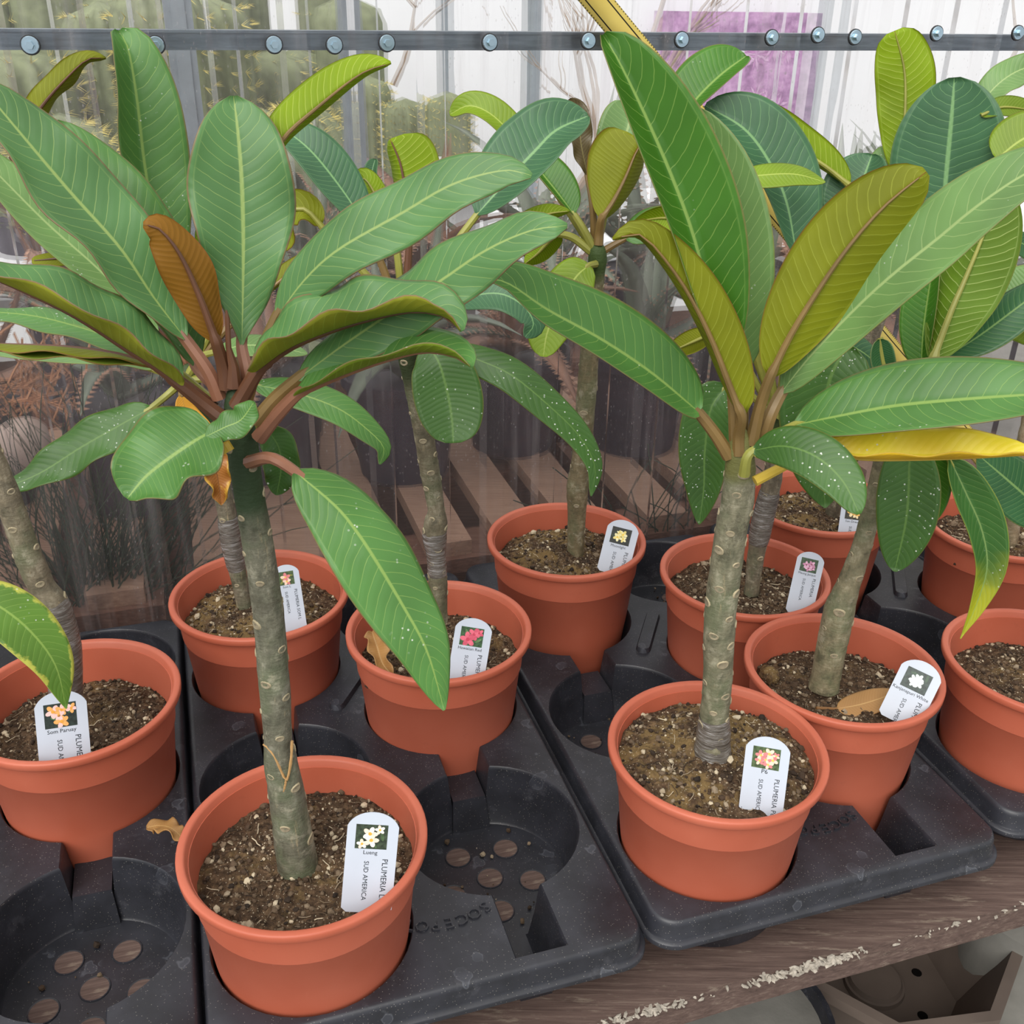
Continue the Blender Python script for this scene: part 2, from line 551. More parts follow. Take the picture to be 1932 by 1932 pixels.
def wood_mat(name, a, b_, c_, grain=(3, 60, 60), rough=0.7, wear=None):
    m, nt, out = new_mat(name); N = NT(nt)
    o = N.obj(grain)
    k = N.noise(o, 5.0, 6, 0.7, 0.4)
    c = N.ramp(k, [(0.3, lin(a)), (0.55, lin(b_)), (0.75, lin(c_))])
    if wear:
        w = N.noise(N.obj((4, 24, 24)), 5.0, 6, 0.75)
        c = N.mix(N.math('MULTIPLY', N.step(w, 0.56, 0.66), 0.6), c, lin(wear))
    b = N.bump(k, 0.3, 0.002)
    N.l(N.bsdf(c, rough, 0.35, 0, b), out.inputs[0])
    return m
M_BENCH = wood_mat('bench_dark_wood', (68, 53, 48), (96, 78, 71), (120, 104, 94), wear=(136, 122, 108))
M_PALLET = wood_mat('pallet_wood', (140, 108, 90), (172, 138, 116), (200, 168, 142))
M_PALLETD = wood_mat('pallet_wood_dark', (96, 66, 54), (128, 92, 76), (150, 116, 96))
M_FLAKE = simple('flaking_paint', (160, 152, 140), 0.8, 0.3, var=0.35, vscale=200)
M_CONC = simple('concrete', (124, 122, 116), 0.85, 0.2, var=0.2, vscale=14, bump=0.4, bscale=120)
M_LABEL = simple('white_label_plastic', (192, 200, 212), 0.42, 0.4, var=0.02)
M_INK = simple('black_ink', (44, 48, 54), 0.6, 0.3, var=0.05)
M_GALV = None

def galv():
    m, nt, out = new_mat('galvanised_steel'); N = NT(nt)
    o = N.obj((0.4, 1, 5))
    k = N.noise(o, 40.0, 4, 0.6)
    c = N.ramp(k, [(0.3, lin((98, 112, 122))), (0.7, lin((134, 148, 156)))])
    d = N.noise(N.obj(), 12.0, 4, 0.7)
    c = N.mix(N.math('MULTIPLY', N.step(d, 0.55, 0.72), 0.5), c, lin((96, 90, 80)))
    N.l(N.bsdf(c, 0.42, 0.5, 0.7, N.bump(k, 0.1, 0.001)), out.inputs[0])
    return m
M_GALV = galv()
M_ZINC = simple('zinc_screw', (178, 200, 212), 0.25, 0.6, 0.85, var=0.1)
M_RUBBER = simple('rubber_seal', (36, 36, 38), 0.7)

def sheet_mat(name='clear_corrugated_plastic', haze=0.095):
    """clear corrugated plastic: mostly see-through, a little blurred, streaked and dusty"""
    m, nt, out = new_mat(name); N = NT(nt)
    o = N.obj()
    streak = N.noise(N.obj((1, 1, 0.035)), 55.0, 5, 0.7)
    drop = N.voro(N.obj((1, 1, 0.5)), 260.0)
    dsel = N.noise(N.obj(), 9.0, 2)
    tr = N.n('ShaderNodeBsdfTransparent'); tr.inputs[0].default_value = (0.98, 0.97, 0.98, 1)
    rf = N.n('ShaderNodeBsdfRefraction'); rf.inputs['IOR'].default_value = 1.03
    rf.inputs['Color'].default_value = (0.98, 0.97, 0.98, 1)
    N.l(N.ramp(streak, [(0.3, (0.01, 0.01, 0.01, 1)), (0.75, (0.16, 0.16, 0.16, 1))]), rf.inputs['Roughness'])
    N.l(N.bump(N.noise(N.obj((1, 1, 0.12)), 30.0, 3), 0.6, 0.004), rf.inputs['Normal'])
    mx = N.n('ShaderNodeMixShader'); mx.inputs[0].default_value = 0.48
    N.l(tr.outputs[0], mx.inputs[1]); N.l(rf.outputs[0], mx.inputs[2])
    df = N.n('ShaderNodeBsdfDiffuse'); df.inputs[0].default_value = lin((206, 198, 198))
    tl = N.n('ShaderNodeBsdfTranslucent'); tl.inputs[0].default_value = lin((214, 208, 208))
    ha = N.n('ShaderNodeMixShader'); ha.inputs[0].default_value = 0.5
    N.l(df.outputs[0], ha.inputs[1]); N.l(tl.outputs[0], ha.inputs[2])
    hz = N.math('ADD', haze, N.math('MULTIPLY', N.step(streak, 0.48, 0.75), 0.20))
    dm = N.math('MULTIPLY', N.math('LESS_THAN', drop, 0.17), N.step(dsel, 0.42, 0.6))
    hz = N.math('ADD', hz, N.math('MULTIPLY', dm, 0.22), clamp=True)
    m2 = N.n('ShaderNodeMixShader'); N.l(hz, m2.inputs[0])
    N.l(mx.outputs[0], m2.inputs[1]); N.l(ha.outputs[0], m2.inputs[2])
    gl = N.n('ShaderNodeBsdfGlossy'); gl.inputs['Roughness'].default_value = 0.12
    gl.inputs['Color'].default_value = (0.95, 0.95, 0.97, 1)
    fr = N.n('ShaderNodeFresnel'); fr.inputs[0].default_value = 1.35
    m3 = N.n('ShaderNodeMixShader'); N.l(fr.outputs[0], m3.inputs[0])
    N.l(m2.outputs[0], m3.inputs[1]); N.l(gl.outputs[0], m3.inputs[2])
    N.l(m3.outputs[0], out.inputs[0])
    return m
M_SHEET = sheet_mat()
M_SHEETF = sheet_mat('clear_corrugated_plastic_flank', 0.15)  # milkier ridge flanks: their white highlight lines are put into the diffuse haze

# ================================================================== THE SETTING
def quad_slab(name, corners, th, mat, kind='structure', label=None):
    b = MB()
    n = (corners[1] - corners[0]).cross(corners[3] - corners[0]).normalized()
    vs_ = corners + [c - n * th for c in corners]
    b.add(vs_, [(0, 1, 2, 3), (7, 6, 5, 4), (0, 4, 5, 1), (1, 5, 6, 2), (2, 6, 7, 3), (3, 7, 4, 0)])
    o = b.build(name, mat, None, smooth=False)
    tag(o, label, None, None, kind)
    return o

quad_slab('floor', [Vector((-6, -3, 0)), Vector((6, -3, 0)), Vector((6, 8, 0)), Vector((-6, 8, 0))], 0.1, M_CONC)

# corrugated wall
VW = 0.530
def corrugated():
    per, dep = 0.0655, 0.015
    us = []
    u = -1.2
    prof = [(0.0, 0.0), (0.55, 0.0), (0.62, 1.0), (0.93, 1.0), (1.0, 0.0)]
    k = 0
    while u < 1.75:
        for (a, h) in prof[:-1]:
            us.append((u + a * per, h))
        u += per
    z0, z1 = ZB - 0.10, ZB + 1.25
    zs = [z0 + (z1 - z0) * i / 10 for i in range(11)]
    vs_, fs = [], []
    for (uu, h) in us:
        for z in zs:
            vs_.append(uv3(uu, VW - h * dep, z))
    nz = len(zs)
    for i in range(len(us) - 1):
        for j in range(nz - 1):
            fs.append((i * nz + j, (i + 1) * nz + j, (i + 1) * nz + j + 1, i * nz + j + 1))
    mi = []
    for i in range(len(us) - 1): mi += [1 if abs(us[i][1] - us[i + 1][1]) > 0.5 else 0] * (nz - 1)
    o = mesh('wall_back', vs_, fs, [M_SHEET, M_SHEETF], None, smooth=False, midx=mi)
    tag(o, 'clear corrugated plastic sheet wall behind the pots', None, None, 'structure')
corrugated()

# galvanised rail behind the sheet, screws through it
rail = empty('steel_rail', atv(966, 80, VW + 0.012))
tag(rail, 'grey galvanised steel rail with round screws across the plastic wall', 'rail')
def build_rail():
    vr = VW + 0.004
    zt = atv(966, 60, vr).z; zb = atv(966, 95, vr).z
    b = MB()
    c = uv3(0.25, vr + 0.011, (zt + zb) / 2)
    b.box(c, 3.0, 0.02, zt - zb, U, V)
    # shallow rolled-in groove lips along both edges
    b.box(uv3(0.25, vr + 0.0005, zt - 0.0012), 3.0, 0.003, 0.0024, U, V)
    b.box(uv3(0.25, vr + 0.0005, zb + 0.0012), 3.0, 0.003, 0.0024, U, V)
    b.build('channel', M_GALV, rail, smooth=False)
    for (x, y) in [(57, 85), (294, 85), (517, 84), (631, 85), (730, 81), (924, 80), (1110, 77), (1286, 75), (1456, 71), (1543, 66), (1613, 70), (1767, 63), (1920, 62)]:
        p = atv(x, y, VW - 0.016)
        ax = -V
        w = MB()
        def cyl(r0, r1, d0, d1, n=20, mi=0):
            vs_ = []
            e1, e2 = U, Vector((0, 0, 1))
            for (r, d) in ((r0, d0), (r1, d1)):
                for k in range(n):
                    a = 2 * math.pi * k / n
                    vs_.append(p + ax * d + (e1 * math.cos(a) + e2 * math.sin(a)) * r)
            fs = [(k, (k + 1) % n, n + (k + 1) % n, n + k) for k in range(n)] + [tuple(n + k for k in range(n))]
            w.add(vs_, fs, mi)
        cyl(0.0084, 0.0081, -0.001, 0.0012, mi=1)
        cyl(0.0075, 0.0068, 0.0012, 0.0024)
        so = w.build('screw', [M_ZINC, M_RUBBER], rail, smooth=False)
        h = MB(); w = h
        cyl(0.0046, 0.0046, 0.0024, 0.0030, n=20)
        cyl(0.0038, 0.0034, 0.0030, 0.0072, n=6)
        h.build('hex_head', M_ZINC, so, smooth=False, rel=True)
build_rail()

# yellow lashing strap in front of the sheet
def build_strap():
    m, nt, out = new_mat('yellow_webbing'); N = NT(nt)
    tc = N.n('ShaderNodeTexCoord'); sp = N.n('ShaderNodeSeparateXYZ'); N.l(tc.outputs['UV'], sp.inputs[0])
    a = N.math('ABSOLUTE', N.math('SUBTRACT', sp.outputs[1], 0.5))
    st = N.math('SUBTRACT', 1.0, N.step(N.math('ABSOLUTE', N.math('SUBTRACT', a, 0.30)), 0.018, 0.03))
    wv = N.math('FRACT', N.math('MULTIPLY', sp.outputs[0], 330.0))
    ed = N.math('MULTIPLY', N.math('GREATER_THAN', a, 0.455), N.math('LESS_THAN', wv, 0.5))
    c = N.mix(N.noise(N.obj(), 30.0, 3), lin((182, 160, 78)), lin((204, 184, 104)))
    c = N.mix(st, c, lin((30, 28, 22)))
    c = N.mix(N.math('MULTIPLY', ed, 0.8), c, lin((40, 36, 26)))
    N.l(N.bsdf(c, 0.8, 0.2, 0, N.bump(wv, 0.3, 0.0008)), out.inputs[0])
    vp = VW - 0.035
    a0, a1 = atv(1060, -80, vp), atv(1960, 990, vp)
    t = (a1 - a0).normalized()
    side = t.cross(V).normalized()
    n = 40
    vs_, uvs, fs = [], [], []
    for lay in (0, 1):
        for i in range(n + 1):
            p = a0.lerp(a1, i / n) + V * (0.004 * math.sin(i * 0.35) + lay * 0.0012)
            for j in (0, 1):
                vs_.append(p + side * (0.0135 if j else -0.0135)); uvs.append((i / n, float(j)))
    L = (n + 1) * 2
    for i in range(n):
        a = i * 2
        fs.append((a, a + 2, a + 3, a + 1)); fs.append((L + a, L + a + 1, L + a + 3, L + a + 2))
        fs.append((a, L + a, L + a + 2, a + 2)); fs.append((a + 1, a + 3, L + a + 3, L + a + 1))
    o = mesh('lashing_strap', vs_, fs, m, None, True, None, uvs)
    tag(o, 'yellow webbing strap with black stripes slanting across the plastic wall', 'strap')
build_strap()

# potting bench
bench = empty('potting_bench', uv3(0.2, -0.08, ZB - 0.03))
tag(bench, 'worn dark brown wooden bench under the black plant trays', 'bench')
def board(u0, u1, v0, v1, z1, th, mat, parent, name='board', jag=False):
    b = MB()
    n = 60 if jag else 1
    top, bot = [], []
    for i in range(n + 1):
        u = u0 + (u1 - u0) * i / n
        j = 0.0
        if jag:
            j = 0.0025 * noise.noise(Vector((u * 40, 3.3, 0))) + (0.012 * max(0, noise.noise(Vector((u * 9, 1.3, 0))) + 0.05) if u > 0.62 else 0)
        top += [uv3(u, v0 + j + 0.002, z1), uv3(u, v1, z1)]
        bot += [uv3(u, v0 + j * 0.4, z1 - th), uv3(u, v1, z1 - th)]
    vs_ = top + bot
    L = len(top)
    fs = []
    for i in range(n):
        a = 2 * i
        fs += [(a, a + 2, a + 3, a + 1), (L + a, L + a + 1, L + a + 3, L + a + 2), (a, L + a, L + a + 2, a + 2), (a + 1, a + 3, L + a + 3, L + a + 1)]
    fs += [(0, 1, L + 1, L), (2 * n, L + 2 * n, L + 2 * n + 1, 2 * n + 1)]
    o = mesh(name, vs_, fs, mat, parent, smooth=False)
    return o
vb = -0.088
for i, w in enumerate((0.118, 0.118, 0.118, 0.118, 0.112)):
    board(-0.75, 1.35, vb, vb + w - 0.004, ZB, 0.028, M_BENCH, bench, jag=(i == 0))
    vb += w
fl = MB()
for i in range(1500):
    u = random.uniform(-0.1, 1.1)
    q = noise.noise(Vector((u * 12, 7.7, 0)))
    if q < -0.05 and u < 0.62 and random.random() < 0.85: continue
    r = random.uniform(0.0005, 0.0015) * (1.0 + max(0, q) * 1.2)
    fl.blob(uv3(u, -0.0885 + random.uniform(-0.001, 0.003) + (random.uniform(0, 0.014) if u > 0.62 else 0), ZB - random.uniform(0.0, 0.006)), r, 1, 0.35, 2.2, 1.0, 0.8)
tag(fl.build('paint_flakes', M_FLAKE, bench, smooth=False), kind='stuff')
lg = MB()
for (u, v) in ((-0.6, -0.02), (1.2, -0.02), (-0.6, 0.42), (1.2, 0.42)):
    l2 = MB(); l2.box(uv3(u, v, (ZB - 0.03) / 2), 0.06, 0.06, ZB - 0.03, U, V)
    l2.build('leg', M_BENCH, bench, smooth=False)

# ================================================================== TRAYS
TRAYS = [(-0.313, -0.018), (0.0, 0.0), (0.320, 0.005), (0.650, 0.024)]
RP, RPB = 0.0716, 0.066
HN = 0.0185
ZT = 0.065
def tray_proto():
    cols = [(0.0, 0.0), (0.153, 0.062)]
    def chain(cu, cv, front, back):
        pts = []
        aa = math.asin(HN / RP)
        cents = [cv + 0.168 * i for i in range(3)]
        N_ = 20
        # right side going up
        if front: pts += [(cu + HN, -0.066)]
        for i, c in enumerate(cents):
            s0 = -math.pi / 2 + aa if (i > 0 or front) else -math.pi / 2
            s1 = math.pi / 2 - aa if (i < 2 or back) else math.pi / 2
            for k in range(N_ + 1):
                a = s0 + (s1 - s0) * k / N_
                pts.append((cu + RP * math.cos(a), c + RP * math.sin(a)))
        if back: pts += [(cu + HN, 0.464), (cu - HN, 0.464)]
        for i in (2, 1, 0):
            c = cents[i]
            s0 = math.pi / 2 + aa if (i < 2 or back) else math.pi / 2
            s1 = 1.5 * math.pi - aa if (i > 0 or front) else 1.5 * math.pi
            for k in range(N_ + 1):
                a = s0 + (s1 - s0) * k / N_
                pts.append((cu + RP * math.cos(a), c + RP * math.sin(a)))
        if front: pts += [(cu - HN, -0.066)]
        out = []
        for p in pts:
            if not out or (abs(p[0] - out[-1][0]) + abs(p[1] - out[-1][1])) > 1e-5: out.append(p)
        if abs(out[0][0] - out[-1][0]) + abs(out[0][1] - out[-1][1]) < 1e-5: out.pop()
        return out
    def rrect(u0, u1, v0, v1, r, n=8):
        pts = []
        for (cx, cy, a0) in ((u1 - r, v0 + r, -math.pi / 2), (u1 - r, v1 - r, 0), (u0 + r, v1 - r, math.pi / 2), (u0 + r, v0 + r, math.pi)):
            for k in range(n + 1):
                a = a0 + (math.pi / 2) * k / n
                pts.append((cx + r * math.cos(a), cy + r * math.sin(a)))
        return pts
    def offset(pts, d):
        n = len(pts); out = []
        for i in range(n):
            a = Vector(pts[i - 1]); b = Vector(pts[i]); c = Vector(pts[(i + 1) % n])
            e1 = (b - a).normalized(); e2 = (c - b).normalized()
            n1 = Vector((e1.y, -e1.x)); n2 = Vector((e2.y, -e2.x))
            nn = (n1 + n2)
            if nn.length < 1e-6: nn = n1
            nn.normalize()
            k = 1.0 / max(0.5, nn.dot(n1))
            out.append(tuple(b + nn * d * k))
        return out
    bm = bmesh.new()
    def ring(pts, z): return [bm.verts.new((p[0], p[1], z)) for p in pts]
    def edges(r):
        out = []
        for i in range(len(r)):
            e = bm.edges.get((r[i], r[(i + 1) % len(r)]))
            out.append(e or bm.edges.new((r[i], r[(i + 1) % len(r)])))
        return out
    def bridge(a, b):
        n = len(a)
        for i in range(n):
            bm.faces.new((a[i], a[(i + 1) % n], b[(i + 1) % n], b[i]))
    base = rrect(-0.0748, 0.2278, -0.0752, 0.4735, 0.017)
    r0 = ring(base, ZT)
    loops = [chain(0.0, 0.0, False, True), chain(0.153, 0.062, True, False)]
    el = edges(r0)
    hs = []
    for L in loops:
        h0 = ring(offset(L, 0.0014), ZT)
        hs.append((L, h0)); el += edges(h0)
    bmesh.ops.triangle_fill(bm, use_beauty=True, use_dissolve=False, edges=el)
    for f in bm.faces:
        if f.normal.z < 0: f.normal_flip()
    # skirt with rolled flange
    prof = [(0.0014, ZT - 0.0006), (0.0026, ZT - 0.0020), (0.0034, ZT - 0.0045), (0.0044, 0.0492), (0.0052, 0.0478), (0.0080, 0.0470), (0.0086, 0.0462), (0.0087, 0.0430), (0.0078, 0.0420)]
    prev = r0
    for (o, z) in prof:
        r = ring(offset(base, o), z); bridge(prev, r); prev = r
    for (L, h0) in hs:
        prev = h0
        for (o, z) in ((0.0006, ZT - 0.0010), (0.0, ZT - 0.0035), (-0.0025, 0.034), (-0.0062, 0.0075), (-0.0078, 0.0058)):
            r = ring(offset(L, o), z); bridge(prev, r); prev = r
        bmesh.ops.triangle_fill(bm, use_beauty=True, use_dissolve=False, edges=edges(prev))
    # saddles that half-close the notch between neighbouring pockets
    def box(c, s):
        ret = bmesh.ops.create_cube(bm, size=1.0)
        for v in ret['verts']:
            v.co = Vector((v.co.x * s[0] * (0.86 if v.co.z > 0 else 1), v.co.y * s[1] * (0.7 if v.co.z > 0 else 1), v.co.z * s[2])) + Vector(c)
    for (cu, cv) in cols:
        for i in (0, 1):
            box((cu, cv + 0.084 + 0.168 * i, 0.021), (0.034, 0.052, 0.030))
    bmesh.ops.recalc_face_normals(bm, faces=bm.faces[:])
    me = bpy.data.meshes.new('tray_body')
    bm.to_mesh(me); bm.free()
    me.materials.append(M_TRAY)
    for p in me.polygons: p.use_smooth = True
    me.set_sharp_from_angle(angle=math.radians(38))
    return me
ME_TRAY = tray_proto()

def text_mesh(body, size, extrude=0.0, align='LEFT', sp=1.0):
    cu = bpy.data.curves.new('lettering', 'FONT')
    cu.body = body; cu.size = size; cu.extrude = extrude; cu.align_x = align; cu.space_character = sp
    cu.resolution_u = 2
    o = bpy.data.objects.new('tmp_text', cu)
    col.objects.link(o)
    dg = bpy.context.evaluated_depsgraph_get()
    me = bpy.data.meshes.new_from_object(o.evaluated_get(dg))
    bpy.data.objects.remove(o)
    bpy.data.curves.remove(cu)
    return me

def capsule(L, r, h):
    b = MB(); n = 10
    lo, hi = [], []
    for (k, lst, ins) in ((0, lo, 0.0), (1, hi, 0.0016)):
        for (cy, a0) in ((L / 2 - r, 0.0), (-L / 2 + r, math.pi)):
            for i in range(n + 1):
                a = a0 + math.pi * i / n
                lst.append(Vector(((r - ins) * math.cos(a), cy + (r - ins) * math.sin(a), h * k)))
    m = len(lo)
    b.add(lo + hi, [(i, (i + 1) % m, m + (i + 1) % m, m + i) for i in range(m)] + [tuple(m + i for i in range(m))])
    return b
TRAY_LABELS = ['black plastic plant tray at the left frame edge with an empty pocket in front',
               'middle black plastic plant tray with round drain holes showing in an empty pocket',
               'black plastic plant tray right of the middle one, holding five terracotta pots',
               'black plastic plant tray at the right frame edge, partly out of view']
EMPTY_POCKETS = {0: [(1, 0), (1, 2)], 1: [(0, 1), (1, 0), (1, 2)], 2: [(0, 1), (1, 2)], 3: [(0, 1), (1, 0), (1, 2), (0, 2)]}
tray_roots = []
ME_HOLE = None
for ti, (tu, tv) in enumerate(TRAYS):
    root = empty('plant_tray', uv3(tu, tv, ZB + 0.0005), A_ROT)
    tag(root, TRAY_LABELS[ti], 'tray', 'black plant trays on the bench')
    tray_roots.append(root)
    o = link_mesh('tray_body', ME_TRAY, root)
    if ME_HOLE is None:
        hb = MB()
        hb.lathe([(0.0116, 0.0), (0.0113, 0.0007), (0.0103, 0.0004), (0.0, 0.0004)], 20)
        hb.m = [0] * 40 + [1] * 20
        ho = hb.build('drain_hole', [M_TRAY, M_BENCH])
        ME_HOLE = ho.data
        bpy.data.objects.remove(ho)
    for (c, r) in EMPTY_POCKETS.get(ti, []):
        cu, cv = (0.0, 0.168 * r) if c == 0 else (0.153, 0.062 + 0.168 * r)
        for k in range(6):
            a = 0.5 + k * 2 * math.pi / 6
            rr = 0.036 if k < 5 else 0.0
            if k < 5: a = 0.9 + k * 2 * math.pi / 5
            link_mesh('drain_hole', ME_HOLE, root, (cu + rr * math.cos(a), cv + rr * math.sin(a), 0.006))
    for (su, sv, sr) in ((0.0755, 0.282, -0.58),):
        s = capsule(0.080, 0.0078, 0.005)
        so = s.build('ridge', M_TRAY, root, rel=False)
        so.location = (su, sv, ZT); so.rotation_euler = (0, 0, sr)
    # embossed lettering on an arc, reads from the far side of the bench
    lb = MB()
    arc_r, mid = 0.062, (0.096, -0.020)
    word = 'SOCEPOT'
    for i, ch in enumerate(word):
        tm = text_mesh(ch, 0.0140, 0.0012, 'CENTER')
        a = (3 - i) * 0.150
        # local frame of the letter, then the word as a whole turned by pi
        px, py = arc_r * math.sin(-a), arc_r * math.cos(-a) - arc_r
        rot = Matrix.Rotation(a, 3, 'Z')
        big = Matrix.Rotation(math.pi, 3, 'Z')
        vs_ = []
        for v in tm.vertices:
            q = big @ (rot @ Vector((v.co.x, v.co.y, v.co.z)) + Vector((px, py, 0)))
            vs_.append(Vector((mid[0] + q.x, mid[1] + q.y, ZT + 0.0004 + v.co.z)))
        lb.add(vs_, [tuple(p.vertices) for p in tm.polygons])
        bpy.data.meshes.remove(tm)
    lb.build('embossed_lettering', M_TRAY, root, smooth=False, rel=False)

# ================================================================== POTS AND SOIL
def pot_protos():
    b = MB()
    b.lathe([(0.0, 0.0), (0.055, 0.0), (0.0630, 0.003), (0.0698, 0.060), (0.0752, 0.1140), (0.0764, 0.1152), (0.0786, 0.1445), (0.0768, 0.1445), (0.0735, 0.1152), (0.0682, 0.060), (0.0610, 0.006), (0.0, 0.006)], 64)
    body = b.build('pot', M_POT); me_body = body.data; bpy.data.objects.remove(body)
    b = MB()
    b.lathe([(0.0785, 0.1425), (0.0818, 0.1428), (0.0842, 0.1434), (0.0848, 0.1442), (0.0850, 0.1488), (0.0845, 0.1498), (0.0836, 0.1503), (0.0806, 0.1503), (0.0796, 0.1499), (0.0788, 0.1488), (0.0766, 0.1425), (0.0785, 0.1425)], 72)
    rim = b.build('rim', M_POT); me_rim = rim.data; bpy.data.objects.remove(rim)
    return me_body, me_rim
ME_POT, ME_RIM = pot_protos()

def soil_proto(seed, mound=0.0):
    random.seed(seed)
    R = 0.0712; nr, na = 46, 120
    vs_, fs = [Vector((0, 0, 0))], []
    def hgt(x, y):
        p = Vector((x, y, seed * 3.1))
        h = 0.0045 * noise.noise(p * 28) + 0.0032 * noise.noise(p * 85) + 0.0026 * abs(noise.noise(p * 190)) + 0.0012 * noise.noise(p * 420)
        rr = math.hypot(x, y) / R
        return h + mound * (1 - rr * rr) - 0.003 * rr ** 6
    vs_[0].z = hgt(0, 0)
    for i in range(1, nr + 1):
        r = R * i / nr
        for k in range(na):
            a = 2 * math.pi * k / na
            x, y = r * math.cos(a), r * math.sin(a)
            vs_.append(Vector((x, y, hgt(x, y))))
    for k in range(na): fs.append((0, 1 + k, 1 + (k + 1) % na))
    for i in range(nr - 1):
        for k in range(na):
            a = 1 + i * na + k; b = 1 + i * na + (k + 1) % na
            fs.append((a, a + na, b + na, b))
    o = mesh('soil', vs_, fs, M_SOILT if seed == 3 else M_SOIL); me = o.data; bpy.data.objects.remove(o)
    g = MB()
    for i in range(900):
        r = R * math.sqrt(random.random()) * 0.985; a = random.random() * 6.283
        x, y = r * math.cos(a), r * math.sin(a)
        s = random.choice([0.0006, 0.0008, 0.001, 0.0012, 0.0016, 0.0022]) * random.uniform(0.7, 1.2)
        if random.random() < 0.035: s *= 1.6
        g.blob((x, y, hgt(x, y) + s * 0.35), s, 1, 0.25, 1, random.uniform(0.7, 1.4), 0.75)
    for i in range(110):        # root threads and bark slivers
        r = R * math.sqrt(random.random()) * 0.9; a = random.random() * 6.283
        x, y = r * math.cos(a), r * math.sin(a); d = random.random() * 6.283; L = random.uniform(0.003, 0.011)
        pts = []
        for k in range(4):
            d += random.uniform(-0.6, 0.6)
            pts.append((x, y, hgt(x, y) + 0.0012))
            x += math.cos(d) * L / 3; y += math.sin(d) * L / 3
            if math.hypot(x, y) > R * 0.97: x *= 0.95; y *= 0.95
        g.tube(pts, random.uniform(0.0002, 0.00045), 4)
    o = g.build('soil_grit', M_GRIT, smooth=False); gm = o.data; bpy.data.objects.remove(o)
    return me, gm
SOILS = [soil_proto(1), soil_proto(2, 0.004), soil_proto(3, 0.008)]
random.seed(11)

class Plant:
    pass

def potted(key, x, y, label, soilz=0.122, soil=0, rz=0.0, name='potted_plumeria'):
    P = Plant()
    P.Y = y; P.root = empty(name, (x, y, ZB + 0.0048))
    tag(P.root, label, 'potted plant', 'potted plumerias standing in the trays')
    pot = link_mesh('pot', ME_POT, P.root)
    pot.rotation_euler = (0, 0, rz)
    link_mesh('rim', ME_RIM, pot)
    s = link_mesh('soil', SOILS[soil][0], P.root, (0, 0, soilz))
    s.rotation_euler = (0, 0, rz * 1.7)
    k_ = (0.0738 + 0.0033 * (soilz - 0.1152) / 0.0293) / 0.0712
    s.scale = (k_, k_, 1)
    g = link_mesh('soil_grit', SOILS[soil][1], s)
    g['kind'] = 'stuff'
    P.zsoil = ZB + 0.0048 + soilz
    return P

